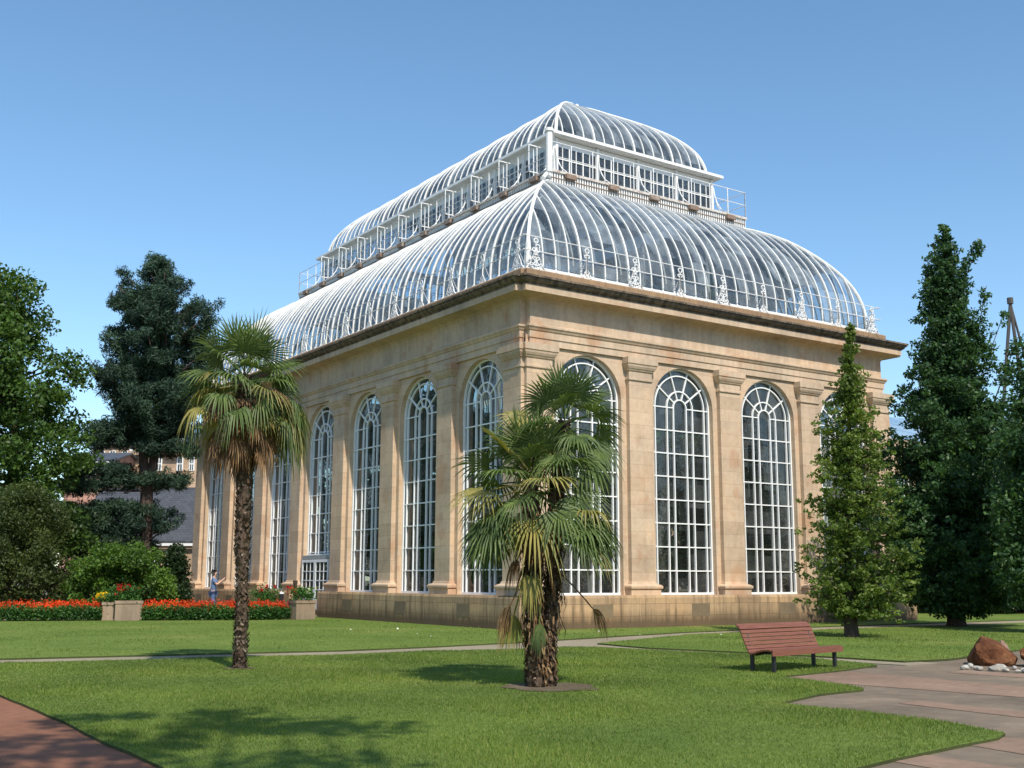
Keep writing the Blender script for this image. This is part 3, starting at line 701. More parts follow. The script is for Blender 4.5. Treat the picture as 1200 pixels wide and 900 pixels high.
#PART2
# ------------------------------------------------------------------ fan palms
def frond_v(V,p0,az,el,pet,Rb,droop,nseg=26,spread=118,cup=.12,sag=.12):
    """append the quads of one fan frond: petiole + pleated, split blade"""
    d=Vector((math.cos(el)*math.cos(az),math.cos(el)*math.sin(az),math.sin(el))); p0=Vector(p0)
    s=Vector((-math.sin(az),math.cos(az),0)); roll=random.uniform(-.7,.7)
    n=s.cross(d)*-1; 
    if n.z<0: n=-n
    s2=s*math.cos(roll)+n*math.sin(roll); n2=n*math.cos(roll)-s*math.sin(roll); s,n=s2,n2
    prev=p0; K=5; w=.013
    for i in range(1,K+1):
        t=i/K; p=p0+d*pet*t-Vector((0,0,1))*sag*pet*t*t
        V+= [prev-s*w,prev+s*w,p+s*w*.8,p-s*w*.8]; V+=[prev-n*w,prev+n*w,p+n*w*.8,p-n*w*.8]; prev=p
    h=prev; ax=(h-(p0+d*pet*.8-Vector((0,0,1))*sag*pet*.64)).normalized()
    n=(n-ax*n.dot(ax)).normalized(); s=ax.cross(n).normalized()
    dphi=2*spread/nseg
    for j in range(nseg):
        ph=R(-spread+dphi*(j+.5)+random.uniform(-1,1)); v=ax*math.cos(ph)+s*math.sin(ph)+n*cup
        v.normalize(); L=Rb*(1-.30*(abs(ph)/R(spread))**2)*random.uniform(.9,1.05); side=(v.cross(n)).normalized()
        dr=droop*random.uniform(.6,1.5); last=None
        for i in range(6):
            t=(0,.22,.45,.65,.84,1)[i]; r=L*t
            hw=min(r*math.tan(R(dphi)/2)*1.0,.0155)*(1 if t<.7 else (1-t)/.3*.9+.06)
            z=-dr*L*max(0,t-.42)**1.6*2.0
            c=h+v*r*(1-.25*dr*max(0,t-.45))+Vector((0,0,z)); m=c-n*hw*.55
            cur=(c-side*hw,m,c+side*hw)
            if last: V+=[last[0],last[1],cur[1],cur[0]]; V+=[last[1],last[2],cur[2],cur[1]]
            last=cur
def frondobj(name,mt,par,*a,**k):
    V=[]; frond_v(V,*a,**k); return npmesh(name,np.array([tuple(v) for v in V]),4,mt,par)
def palm_trunk(mb,path,rad,n=12):
    # resample with an uneven radius
    P=[Vector(p) for p in path]; out=[];rr=[]
    m=len(P)
    for i in range(m-1):
        for j in range(10):
            t=j/10; out.append(P[i].lerp(P[i+1],t)); rr.append((rad[i]+(rad[i+1]-rad[i])*t)*random.uniform(.88,1.12))
    out.append(P[-1]); rr.append(rad[-1]); mb.tube(out,rr,n)
    return out,rr
def flakes(out,rr,n,V,size=(.05,.10)):
    for _ in range(n):
        i=random.randrange(len(out)-1); a=random.uniform(0,2*PI); c=out[i].lerp(out[i+1],random.random()); r=rr[i]*.96
        o=Vector((math.cos(a),math.sin(a),0)); s=Vector((-math.sin(a),math.cos(a),0)); L=random.uniform(*size); w=L*random.uniform(.3,.5)
        up=Vector((0,0,1))*L*random.uniform(.5,1)*(1 if random.random()<.75 else -1)
        b=c+o*r; V+=[b-s*w,b+s*w,b+s*w*.4+o*L*.55+up,b-s*w*.4+o*L*.5+up]
def skirt(V,c,r,n,z0,z1,L=(.15,.4),flare=.5):
    for _ in range(n):
        a=random.uniform(0,2*PI); o=Vector((math.cos(a),math.sin(a),0)); s=Vector((-math.sin(a),math.cos(a),0)); z=random.uniform(z0,z1)
        t=(z-z0)/(z1-z0+1e-6); rr=r*(1+flare*t)*random.uniform(.7,1.1); l=random.uniform(*L); w=random.uniform(.006,.016)
        p=Vector((c[0],c[1],z))+o*rr; q=p+o*random.uniform(0,.12)*l+Vector((random.uniform(-.04,.04),random.uniform(-.04,.04),-l)); m_=(p+q)/2+o*.04
        V+=[p-s*w,p+s*w,m_+s*w,m_-s*w]; V+=[m_-s*w,m_+s*w,q+s*w*.2,q-s*w*.2]
def crown(par,c,n,elev,pet,Rb,mats,droop=(.25,1.0),start=0,spread=118,tilt=0):
    for i in range(n):
        t=i/(n-1); az=start+i*2.39996; el=R(elev[0]+(elev[1]-elev[0])*t**.85+random.uniform(-6,6))
        mt=mats(t); pl=pet*random.uniform(.8,1.15)*(.75+.4*min(1,t*2)); dr=droop[0]+(droop[1]-droop[0])*t
        z=c[2]+.18*(1-t)-.22*t
        frondobj('frond',mt,par,(c[0]+.05*math.cos(az),c[1]+.05*math.sin(az),z),az,el,pl,Rb*random.uniform(.88,1.08),dr,spread=spread,sag=.10+.12*t)
# left palm
bx,by=-13.44,-10.60
PL=thing('fan_palm','single slender-trunked fan palm with a shaggy brown skirt of dead fronds','palm',(bx,by,ZL),0)
mb=MB(); path=[(bx+.03,by,0),(bx+.02,by,1.0),(bx-.02,by,2.3),(bx-.03,by,3.5),(bx-.08,by+.02,4.6),(bx-.1,by+.02,5.2)]
o_,r_=palm_trunk(mb,path,[.115,.10,.12,.14,.13,.09]); mb.build('trunk',B_palm,PL,smooth=True)
V=[]; flakes(o_,r_,2100,V); npmesh('trunk_fibre',np.array([tuple(v) for v in V]),4,B_flake,PL)
V=[]; skirt(V,(bx-.05,by),.17,2000,3.75,4.7,(.15,.42),1.5); npmesh('dead_skirt',np.array([tuple(v) for v in V]),4,P_dead,PL)
crown(PL,(bx-.1,by+.02,5.22),24,(84,2),.52,.70,lambda t:P_green if t<.8 or random.random()<.5 else P_yel,(.0,.55))
crown(PL,(bx-.1,by+.02,4.98),20,(12,-24),.66,.50,lambda t:P_yel if random.random()<.4 else (P_green if random.random()<.5 else P_dead),(.6,1.2),1.1)
crown(PL,(bx-.1,by,4.72),20,(-18,-62),.56,.38,lambda t:P_dead if random.random()<.8 else P_yel,(.5,1.2),2.)
# leaning side frond cluster on the right of the crown (towards the building)
a0=math.atan2(r0.y,r0.x)
for k in range(9): frondobj('frond',P_yel if k%2 else P_green,PL,(bx+.05,by,4.75),a0+random.uniform(-.6,.6),R(-8-4*k+random.uniform(-5,5)),.72,.55,1.3)
# two-stemmed palm
bx,by=-10.98,-16.22
PR=thing('fan_palm','bushy two-stemmed fan palm with green crowns at two heights, on a bare soil ring','palm',(bx,by,ZL),0)
rx,ry=r0.x,r0.y
def off(a,b,z): return (bx+rx*a+FWD[0]*b,by+ry*a+FWD[1]*b,z)
A_=[off(-.08,-.05,0),off(-.11,-.05,.8),off(-.12,-.05,1.6),off(-.14,-.05,2.4),off(-.18,-.05,2.95)]
B_=[off(.08,.06,0),off(.11,.1,.8),off(.18,.12,1.7),off(.24,.15,2.8),off(.30,.15,3.6),off(.36,.15,3.92)]
C_=[off(.12,.0,1.0),off(.20,-.05,1.6),off(.34,-.10,2.15)]
for nm,pth,rad in (('stem',A_,[.13,.11,.115,.11,.08]),('stem',B_,[.12,.105,.10,.10,.09,.07])):
    mb=MB(); o_,r_=palm_trunk(mb,pth,rad); st_=mb.build(nm,B_palm,PR,smooth=True)
    V=[]; flakes(o_,r_,1300,V,(.05,.12)); npmesh('stem_fibre',np.array([tuple(v) for v in V]),4,B_flake,st_)
V=[]; skirt(V,off(-.12,-.05,0)[:2],.14,260,.6,2.7,(.12,.32),.3); skirt(V,off(.2,.1,0)[:2],.13,220,.9,3.6,(.12,.3),.3)
skirt(V,off(0,0,0)[:2],.19,140,.15,.9,(.1,.2),.1); npmesh('dead_skirt',np.array([tuple(v) for v in V]),4,P_dead,PR)
gy=lambda t:P_green if random.random()>t*.42 else P_yel
crown(PR,off(-.16,-.05,3.05),34,(82,-30),.56,.66,gy,(.0,.75),.4)
crown(PR,off(.36,.15,3.92),26,(80,-36),.48,.52,gy,(.0,.8),1.3)
for k in range(9): frondobj('frond',gy(.7),PR,off(.18,-.05,2.45),a0+random.uniform(-.9,.7),R(12-5*k+random.uniform(-6,6)),.60,.54,.65)
for k in range(8): frondobj('frond',gy(.7),PR,off(-.2,-.05,2.45),a0+PI+random.uniform(-.7,.9),R(8-5*k+random.uniform(-6,6)),.60,.54,.65)
crown(PR,off(-.10,-.05,2.25),7,(-34,-70),.34,.30,lambda t:P_yel if random.random()<.3 else P_dead,(.9,1.4),2.)
for (a,b,z,az,el,pet,Rb,m) in ((-.2,-.1,1.75,a0+PI+.2,-62,.55,.42,P_dead),(.2,0,1.75,a0-.1,-42,.75,.34,P_dead),(-.02,-.2,1.2,a0-PI/2-.2,-76,.22,.32,P_green),(-.25,-.1,1.6,a0+PI-.5,-70,.5,.40,P_yel)):
    frondobj('dead_frond' if m is P_dead else 'frond',m,PR,off(a,b,z),az,R(el),pet,Rb,.8,spread=60 if m is P_dead else 58)
# ------------------------------------------------------------------ trees
def trunk_to(x,y,h,r,lean=(0,0),nl=10,tips=None,r1=None):
    def f(mb):
        P=[(x+lean[0]*t+random.uniform(-.04,.04),y+lean[1]*t+random.uniform(-.04,.04),h*t) for t in [i/8 for i in range(9)]]
        mb.tube([(x,y,-.1),(x,y,.12)]+P[1:],[r*1.6,r*1.25]+[r*(1-.93*i/8) for i in range(1,9)],9)
        if tips is not None:
            for t_ in tips:
                z0=max(h*.12,min(h*.92,t_[2]-.35*math.hypot(t_[0]-x,t_[1]-y)-.2)); q=z0/h
                limbs(mb,(x+lean[0]*q,y+lean[1]*q,z0),[t_],r*.32*(1-q*.6))
    return f
def tree(name,label,px,dist,rows,n,rr,leafn,leafm,barkm,size,trunk,group=None,asp=.55,cat='tree',flat=.75,extra=None,shell=.5,depth=.85,up=.35,tn='trunk',nl=40):
    b=at(px,680,dist); C,Rd=envelope(rows,dist,n,depth,rr[0],rr[1],shell=shell)
    C=[c for c in C]
    if extra: 
        c2,r2_=extra; C+=c2; Rd+=r2_
    C=[c if c[2]>Rd[i]*.5+.1 else np.array([c[0],c[1],Rd[i]*.5+.1]) for i,c in enumerate(C)]
    tips=[tuple(c) for c in random.sample(C,min(nl,len(C)))]
    return crowned(name,label,cat,(b.x,b.y,0),trunk_to(b.x,b.y,trunk[0],trunk[1],tips=tips),C,Rd,[leafn*(r/rr[1])**2+8 for r in Rd],leafm,barkm,size,group,flat,asp,up,trunkn=tn)
tree('broadleaf_tree','tall rounded leafy green tree at the left edge behind the yew-like shrub',5,58,[(314,-15,20),(330,-60,44),(350,-90,52),(380,-110,68),(410,-120,76),(430,-120,94),(470,-120,108),(500,-120,102),(530,-120,106),(580,-120,98),(630,-110,94),(670,-60,60)],420,(.45,1.05),300,L_lime,B_dark,.22,(13.5,.45),nl=70)
# pine with tiered lower boughs
PD=62
rows=[(304,177,183),(313,168,196),(324,152,208),(332,144,228),(345,140,232),(352,126,248),(366,124,252),(376,134,250),(390,124,250),(402,120,244),(415,128,250),(440,120,246),(455,128,238),(470,120,240),(488,132,228),(500,142,218)]
C=[];Rd=[]; PB=[]
ys=[r[0] for r in rows]; kk=FPX/PD
for n_ in range(230):
    y=ys[0]+(ys[-1]-ys[0])*((n_+random.random())/230); l=np.interp(y,ys,[r[1] for r in rows]); r_=np.interp(y,ys,[r[2] for r in rows])
    sx=172+(y-500)*-.06 if n_%2 else 192; a=random.uniform(0,2*PI); ca,sa=math.cos(a),math.sin(a)
    half=((r_-sx) if ca>0 else (sx-l))/kk; L=math.hypot(ca*half,sa*(r_-l)/2/kk)*random.choice((.5,.7,.85,1,1.05)); tip=pt(sx,y,PD)+RIGHT*ca*L+FWD*sa*L; t0=pt(sx,y,PD); t0[2]=max(6,tip[2]-L*random.uniform(.3,.8)-.3); PB.append((t0,tip))
    for s_ in range(max(2,int(L/.38))):
        t=1-.8*random.random()**1.6; c=t0*(1-t)+tip*t-UP*.15*L*t*(1-t); C.append(c+unit(1)[0]*.22); Rd.append(random.uniform(.24,.46))
for (y,x0,x1) in ((500,108,150),(508,105,160),(520,98,170),(528,160,226),(522,170,222),(548,62,150),(552,75,160),(566,90,215),(562,150,222),(572,60,120),(594,66,172),(602,80,205),(616,95,208),(626,75,160),(636,90,150),(640,75,180)):
    k=int((x1-x0)/3.0)
    for i in range(k):
        c=pt(x0+(x1-x0)*(i+random.random())/k,y+random.uniform(-4,4),PD)+FWD*random.uniform(-1.6,1.6); C.append(c); Rd.append(random.uniform(.28,.48))
b1=at(170,680,PD)
def pinetrunk(mb):
    def P_(px,py): q=at(px,py,PD); return (q.x,q.y,q.z)
    mb.tube([(b1.x,b1.y,-.1),P_(170,655),P_(171,610),P_(172,575),P_(168,540),P_(170,480),P_(171,420),P_(176,340)],[.5,.36,.34,.33,.24,.22,.18,.06],8)
    mb.tube([P_(172,585),P_(177,560),P_(183,520),P_(187,470),P_(190,420),P_(196,350)],[.26,.25,.22,.2,.16,.06],8)
    for t0,tip in PB[::2]: mb.tube([tuple(t0),tuple((t0+tip)/2-UP*.1),tuple(tip)],[.07,.05,.02],4)
    for c in random.sample(C,40):
        z=max(1.5,c[2]-random.uniform(.1,.8)); limbs(mb,(b1.x+random.uniform(0,.4)*(c[2]>6),b1.y,z),[tuple(c)],.07,.1)
Vn=clumps(C,Rd,[150*(r/.46)**2+20 for r in Rd],.95)
pine=thing('pine_tree','tall dark blue-green pine with twin trunks and flat lower boughs','tree',(b1.x,b1.y,0))
mb=MB(); pinetrunk(mb); mb.build('trunk',B_pine,pine,smooth=True); npmesh('crown',leafquads(Vn,.27,.2,.17),4,L_pine,pine)
tree('evergreen_shrub','large olive-green rounded shrub at far left behind the red flower bed',30,51,[(572,0,40),(582,-30,62),(600,-50,80),(640,-70,92),(690,-75,98),(712,-75,96)],170,(.35,.75),420,L_yew,B_dark,.13,(3,.12),cat='shrub',tn='stem')
tree('leafy_shrub','bright green dome-shaped shrub below the pine and behind the stone planters',146,48.5,[(640,125,160),(648,98,182),(660,86,196),(680,80,206),(700,80,209),(712,86,204)],120,(.3,.55),330,L_bush,B_dark,.13,(1.8,.08),cat='shrub',tn='stem',up=.7)
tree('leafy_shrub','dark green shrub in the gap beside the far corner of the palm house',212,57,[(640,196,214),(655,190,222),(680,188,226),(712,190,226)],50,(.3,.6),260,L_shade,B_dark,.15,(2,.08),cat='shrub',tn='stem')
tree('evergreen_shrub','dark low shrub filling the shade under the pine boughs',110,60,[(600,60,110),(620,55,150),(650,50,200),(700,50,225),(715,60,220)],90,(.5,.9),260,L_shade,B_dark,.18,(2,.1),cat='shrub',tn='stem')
# right-hand trees
T1=onz(995,748,.0); d1=math.hypot(T1[0]-CAM.x,T1[1]-CAM.y)
def branchy(name,label,cat,px,dist,rows,nb,rise,leafm,barkm,size,trad,per=26,cr=(.13,.34),extra=(),asp=.55,sag=.25,sides=None,up=.35,minpy=None):
    """trunk with boughs at every height; leaf tufts ride on the boughs so the outline stays ragged"""
    rows=sorted(rows); ys=[r[0] for r in rows]; k=FPX/dist; b=at(px,680,dist); mb=MB(); C=[];Rr=[]
    ztop=pt(px,ys[0],dist)[2]; topx=(rows[0][1]+rows[0][2])/2
    tp=[]
    for i in range(11):
        z=ztop*i/10; w_=max(0,(z/ztop-.3)); c=pt(px+(topx-px)*w_,680-(z-1.5)*k,dist); tp.append((c[0],c[1],z))
    tp[0]=(b.x,b.y,-.1); mb.tube([tp[0],(b.x,b.y,.15)]+tp[1:],[trad*1.7,trad*1.25]+[trad*(1-.95*i/10) for i in range(1,11)],9)
    spines=[(tp,None)]
    for n_ in range(nb):
        y=ys[0]+(ys[-1]-ys[0])*((n_+random.random())/nb)**.9; l=np.interp(y,ys,[r[1] for r in rows]); r_=np.interp(y,ys,[r[2] for r in rows])
        ax=px+(topx-px)*max(0,(pt(px,y,dist)[2]/ztop-.3)); a=random.uniform(0,2*PI); ca,sa=math.cos(a),math.sin(a)
        half=((r_-ax) if ca>0 else (ax-l))/k; half2=(r_-l)/2/k*.8; L=math.hypot(ca*half,sa*half2)*random.choice((.55,.75,.9,1.0,1.08))
        tip=pt(ax,y,dist)+RIGHT*ca*L+FWD*sa*L; z0=tip[2]-L*rise*random.uniform(.2,1.8); z0=max(.8,z0); q=z0/ztop
        f=q*10; ii=min(9,int(f)); t0=np.array(tp[ii])*(1-(f-ii))+np.array(tp[ii+1])*(f-ii); t0[2]=z0; L=max(L,.12)
        m_=(t0+tip)/2-UP*L*sag*.35; N_=max(3,int(L/ .16)); prev=t0; pp2=[]
        for s_ in range(N_+1):
            t=s_/N_; c=t0*(1-t)**2+m_*2*t*(1-t)+tip*t*t; pp2.append(tuple(c))
            if t>.12 or L<.5:
                rr=cr[1]*(1-.5*t)*random.uniform(.6,1.2); side_=unit(1)[0]*rr*random.uniform(.5,1.3); wl=max(.10,(r_-l)/2/k*.42); C.append(c+side_*min(1,wl/rr)); Rr.append(max(cr[0]*.8,min(rr,wl)))
        q_=pp2[:max(3,int(len(pp2)*.8))][::max(1,N_//5)]; mb.tube(q_,[trad*.10*(.4+L/3)*(1-.8*i/len(q_)) for i in range(len(q_))],4)
    for (x0,y0,x1,y1,w_) in extra:
        st=pt(x0,y0,dist); en=pt(x1,y1,dist); LL_=np.linalg.norm(en-st); mb.tube([tuple(st),tuple((st+en)/2),tuple(en)],[trad*.14,trad*.08,.01],5)
        for m in range(int(LL_/.13)):
            t=random.random(); d_=unit(1)[0]; d_[2]=abs(d_[2]); C.append(st+(en-st)*t+d_*w_*(1-.8*t)*random.random()+FWD*random.uniform(-.2,.2)); Rr.append(max(cr[0],cr[1]*(1-.6*t)))
    C=[np.array([c[0],c[1],max(c[2],r+.08)]) for c,r in zip(C,Rr)]
    t=thing(name,label,cat,(b.x,b.y,0)); mb.build('trunk',barkm,t,smooth=True)
    npmesh('crown',leafquads(clumps(C,Rr,[per*(r/cr[1])**2+4 for r in Rr],.6),size,up,asp),4,leafm,t)
    return t
branchy('young_tree','narrow upright light green tree in front of the right end of the sandstone facade','tree',995,d1,
 [(381,995,997),(400,992,1000),(415,987,1005),(430,985,1009),(445,974,1020),(462,979,1016),(480,966,1030),(500,960,1036),(530,955,1042),(560,950,1052),(600,944,1060),(640,936,1066),(680,935,1066),(705,950,1062),(725,985,1056)],
 270,.45,L_ginkgo,B_dark,.105,.165,per=58,cr=(.09,.27),sag=.12,up=.6)
T2=onz(1118,735,.0); d2=math.hypot(T2[0]-CAM.x,T2[1]-CAM.y)
branchy('conifer_tree','tall ragged dark green tree with several pointed leaders right of the palm house','tree',1118,d2,
 [(264,1102,1105),(280,1095,1112),(300,1088,1120),(330,1086,1126),(360,1078,1136),(380,1084,1130),(400,1072,1144),(430,1068,1148),(460,1054,1164),(490,1046,1176),(520,1034,1192),(560,1026,1212),(600,1022,1222),(640,1026,1226),(675,1040,1220),(700,1066,1200)],
 540,.6,L_dark,B_dark,.14,.26,per=88,cr=(.14,.48),sag=.3,extra=((1108,380,1150,280,.55),(1128,500,1177,366,.6),(1150,510,1196,388,.6),(1140,420,1156,335,.45),(1100,400,1086,300,.4)))
tree('broadleaf_tree','dark leafy tree cut by the right edge behind the brown boulders',1222,39,[(395,1200,1240),(430,1188,1250),(470,1178,1260),(520,1166,1270),(580,1168,1275),(640,1166,1275),(690,1176,1270),(705,1190,1260)],150,(.4,.85),300,L_dark,B_dark,.16,(7.5,.25),nl=40)
tree('hedge','hedge of shrubs coloured for deep shade under the trees at the right',1150,62,[(560,1050,1250),(620,1045,1290),(680,1045,1290),(712,1046,1290)],210,(.7,1.3),330,L_shade,B_dark,.2,(4,.15),cat='hedge',depth=.3,tn='stem')
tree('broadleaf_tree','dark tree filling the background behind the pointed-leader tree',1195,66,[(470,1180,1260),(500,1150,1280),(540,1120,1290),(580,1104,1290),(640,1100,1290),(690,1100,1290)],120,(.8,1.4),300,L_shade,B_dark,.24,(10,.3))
# trees outside the frame whose shade falls on the lawns
def blobtree(label,x,y,z,r,n,lm,hz=1.0,h=None):
    C=[];Rd=[]
    for _ in range(n):
        d=unit(1)[0]*random.random()**.4; C.append(np.array([x+d[0]*r,y+d[1]*r,z+d[2]*r*hz])); Rd.append(random.uniform(.5,1.1))
    tips=[tuple(c) for c in random.sample(C,18)]
    crowned('broadleaf_tree',label,'tree',(x,y,0),trunk_to(x,y,z+r*.5,.3,tips=tips),C,Rd,[170*q*q+20 for q in Rd],lm,B_dark,.26)
C=[];Rd=[]
for (x,y,z,n,rx_,ry_) in ((-20.0,-31.2,14.2,26,2.6,3.4),(-22.5,-35,13.5,20,2.5,2.5)):
    for _ in range(n): d=unit(1)[0]*random.random()**.5; C.append(np.array([x+d[0]*rx_,y+d[1]*ry_,z+d[2]*1.3])); Rd.append(random.uniform(.35,.85))
def _tk(mb):
    mb.tube([(-23,-38,-.1),(-22.8,-37.6,3),(-22.4,-36.8,7),(-21.8,-35.5,10.5),(-21,-34,13)],[.5,.36,.3,.22,.12],9)
    limbs(mb,(-22.2,-36.4,8.5),[tuple(c) for c in random.sample(C,26)],.12,.1)
crowned('broadleaf_tree','wide leafy tree behind the camera dappling the near lawn and red path','tree',(-23,-38,0),_tk,C,Rd,[150*q*q+20 for q in Rd],L_lime,B_dark,.26)
blobtree('leafy tree beyond the right edge shading the far lawn',12.5,-20.5,8.5,3.6,70,L_dark,.8)
# ------------------------------------------------------------------ plants inside the palm house
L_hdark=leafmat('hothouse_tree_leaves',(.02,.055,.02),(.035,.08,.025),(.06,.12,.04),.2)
def hothouse(label,x,y,h,n,lw,ll,group='tropical plants inside the palm house'):
    t=thing('hothouse_plant',label,'plant',(x,y,.12),0,group); mb=MB(); mb.tube([(x,y,.1),(x+random.uniform(-.2,.2),y,h*.55)],[.10,.05],6); mb.build('stem',B_dark,t)
    V=[]
    for i in range(n):
        az=i*2.4+random.uniform(-.3,.3); el=R(random.uniform(15,80)); z0=h*random.uniform(.25,.6); L=ll*random.uniform(.7,1.2)
        d=Vector((math.cos(az)*math.cos(el),math.sin(az)*math.cos(el),math.sin(el))); s=Vector((-math.sin(az),math.cos(az),random.uniform(-.4,.4))).normalized(); last=None
        for k in range(7):
            q=k/6; c=Vector((x,y,z0))+d*L*q*1.3-Vector((0,0,1))*L*.55*q*q; w_=lw*math.sin(PI*min(1,max(.04,q*1.02)))**.7*(q>.2)+.02
            cl=lambda v: Vector((min(max(v.x,.75),W-.75),min(max(v.y,.75),LL-.75),max(v.z,.15)))
            cur=(cl(c-s*w_),cl(c-Vector((0,0,.06))),cl(c+s*w_))
            if last: V+=[last[0],last[1],cur[1],cur[0],last[1],last[2],cur[2],cur[1]]
            last=cur
    npmesh('leaves',np.array([tuple(v) for v in V]),4,L_house,t)
for i,(x,y,h) in enumerate([(2.0,2.2,2.6),(3.7,2.0,3.4),(6.3,1.7,3.4),(7.7,1.6,4.2),(7.0,2.8,2.6),(8.2,2.6,4.8),(10.6,2.4,2.6),(12.2,2.1,3.0),(15.0,2.4,3.2),(16.3,3.1,4.2),(1.9,5.6,3.2),(2.1,9.0,3.0),(1.8,13,3.4),(2.2,17.5,3.2),(2.0,22,3.0),(2.0,27,3.2)]):
    hothouse('broad-leaved tropical plant just inside the arched windows',x,y,h,12,.22,1.7)
for k in range(11): hothouse('broad-leaved tropical plant just inside the arched windows',1.4+k*1.55,random.uniform(1.2,2.4),random.uniform(2.6,6.0),14,.20,1.7)
for k in range(15): hothouse('broad-leaved tropical plant just inside the arched windows',random.uniform(1.5,3.6),4.5+k*1.75,random.uniform(2.6,6.0),14,.20,1.7)
for i,(x,y,z,r) in enumerate([(4.5,6,6.5,2.2),(9.2,7.0,7.5,2.5),(13.6,6,6.5,2.2),(5,13,8,2.6),(12.5,14,8,2.6),(5,20,7.5,2.4),(12.5,21,8,2.6),(7,26.5,7.5,2.6)]):
    C=[];Rd=[]
    for _ in range(60):
        d=unit(1)[0]*random.random()**.4; C.append(np.array([x+d[0]*r*1.15,y+d[1]*r*1.15,z-2.2+d[2]*r*1.5])); Rd.append(random.uniform(.5,.9))
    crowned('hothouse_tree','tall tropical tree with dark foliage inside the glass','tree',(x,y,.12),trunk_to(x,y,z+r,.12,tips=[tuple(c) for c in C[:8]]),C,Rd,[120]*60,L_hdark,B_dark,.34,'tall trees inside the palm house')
C=[];Rd=[]
for i in range(420):
    a=R(random.uniform(150,345)); d=random.uniform(55,75); C.append(np.array([CAM.x+math.cos(a)*d,CAM.y+math.sin(a)*d,random.random()**.8*11+1])); Rd.append(random.uniform(1.5,2.8))
tag(npmesh('woodland',leafquads(clumps(C,Rd,[70]*len(C),.9),1.0,.3,.7),4,L_lime),'unseen distant trees behind the viewer, added to darken reflections in the glass','woodland',kind='stuff')  # out-of-view trees added to darken pane reflections and low fill on the walls
# ------------------------------------------------------------------ bench
M_slat,ntb,pb=mat('red_brown_stained_timber',(.33,.115,.075),.5,.35)
mp=N(ntb,'ShaderNodeMapping'); mp.inputs['Scale'].default_value=(1.5,30,30); tc=N(ntb,'ShaderNodeTexCoord'); ntb.links.new(tc.outputs['Object'],mp.inputs[0])
ntb.links.new(ramp(ntb,noise(ntb,mp.outputs[0],2,5,.6),[(.3,(.14,.052,.033)),(.7,(.25,.098,.06))]),pb.inputs['Base Color'])
M_blk,_,_=mat('black_painted_steel',(.02,.02,.022),.45,.4)
BN=thing('park_bench','red-brown slatted wooden bench on black steel legs at the edge of the lawn','bench',(-5.25,-15.86,ZL-.03),R(8))
prof=[(.30,.395),(.235,.405),(.165,.402),(.095,.392),(.025,.375),(-.045,.352),(-.11,.335)]
back=[(-.17,.37),(-.205,.43),(-.235,.495),(-.262,.56),(-.29,.625),(-.318,.69),(-.35,.755),(-.40,.795)]
def slats(name,P):
    mb=MB()
    for i,(y,z) in enumerate(P):
        a=P[max(i-1,0)]; b=P[min(i+1,len(P)-1)]; t=Vector((0,b[0]-a[0],b[1]-a[1])).normalized(); nn_=Vector((0,-t.z,t.y))
        mb.obox((0,-y,z),(1.08,0,0),(0,-t.y*.029,t.z*.029),(0,t.z*.013,t.y*.013))
    return mb.build(name,M_slat,BN,local=True)
mb=MB(); mb.box(-1.08,1.08,-.335,-.31,.31,.405); fr_=slats('seat',prof); mb.build('seat_front_rail',M_slat,fr_,local=True); slats('backrest',back)
for x in (-.93,.93):
    m=MB(); m.tube([(x,-.28,.36),(x,-.05,.345),(x,.12,.31),(x,.19,.36),(x,.245,.50),(x,.30,.66)],.020,6); m.build('side_frame',M_blk,BN,local=True)
    m=MB(); m.box(x-.028,x+.028,-.27,-.215,0,.36); m.build('leg',M_blk,BN,local=True)
    m=MB(); m.box(x-.028,x+.028,.17,.225,0,.36); m.build('leg',M_blk,BN,local=True)
m=MB(); m.obox((-.05,.365,.765),(.06,0,0),(0,.012,.018),(0,-.004,.002)); 
m=MB(); m.box(-.07,.05,.318,.324,.66,.70); m.build('plaque',M_blk,BN,local=True)
# ------------------------------------------------------------------ boulders and cobbles
def rockmesh(name,mt,par,sx,sy,sz,seed,sub=4,rough=.28,cut=True):
    import bmesh
    from mathutils import noise as mn
    bm=bmesh.new(); bmesh.ops.create_icosphere(bm,subdivisions=sub,radius=1)
    rs=random.Random(seed); planes=[(Vector((rs.uniform(-1,1),rs.uniform(-1,1),rs.uniform(-.3,1))).normalized(),rs.uniform(.5,.8)) for _ in range(8)]
    for v in bm.verts:
        p=v.co.copy()
        if cut:
            for n_,d_ in planes:
                k=p.dot(n_)-d_
                if k>0: p-=n_*k*.97
        p*=1+rough*.5*mn.noise(p*1.7+Vector((seed,0,0)))+rough*.2*mn.noise(p*5+Vector((0,seed,0)))+rough*.12*mn.noise(p*14)
        v.co=Vector((p.x*sx,p.y*sy,p.z*sz))
    me=bpy.data.meshes.new(name); bm.to_mesh(me); bm.free(); me.materials.append(mt)
    me.polygons.foreach_set('use_smooth',[not cut]*len(me.polygons))
    return me
M_rock=groundmat('red_brown_rock',(.08,.03,.015),(.17,.07,.032),(.28,.15,.08),3.0,9,1.0,40,.85)
M_cob=groundmat('pale_cobble',(.32,.29,.25),(.44,.41,.37),(.55,.52,.48),3,12,.3,60,.7); M_slab=groundmat('pinkish_slab_rock',(.20,.11,.08),(.28,.17,.13),(.34,.23,.18),3,9,1,40,.85)
x,y=onz(1163,780); t=tag(newobj('boulder',rockmesh('boulder',M_rock,None,.60,.46,.36,3),None,(x+.15,y+.1,.20),.9),'large brown boulder lying left on the paving among white cobbles','boulder'); 
x,y=onz(1214,782); t=tag(newobj('boulder',rockmesh('boulder',M_rock,None,.42,.36,.30,9),None,(x+.2,y,.22),.3),'brown boulder cut off by the right edge of the view','boulder')
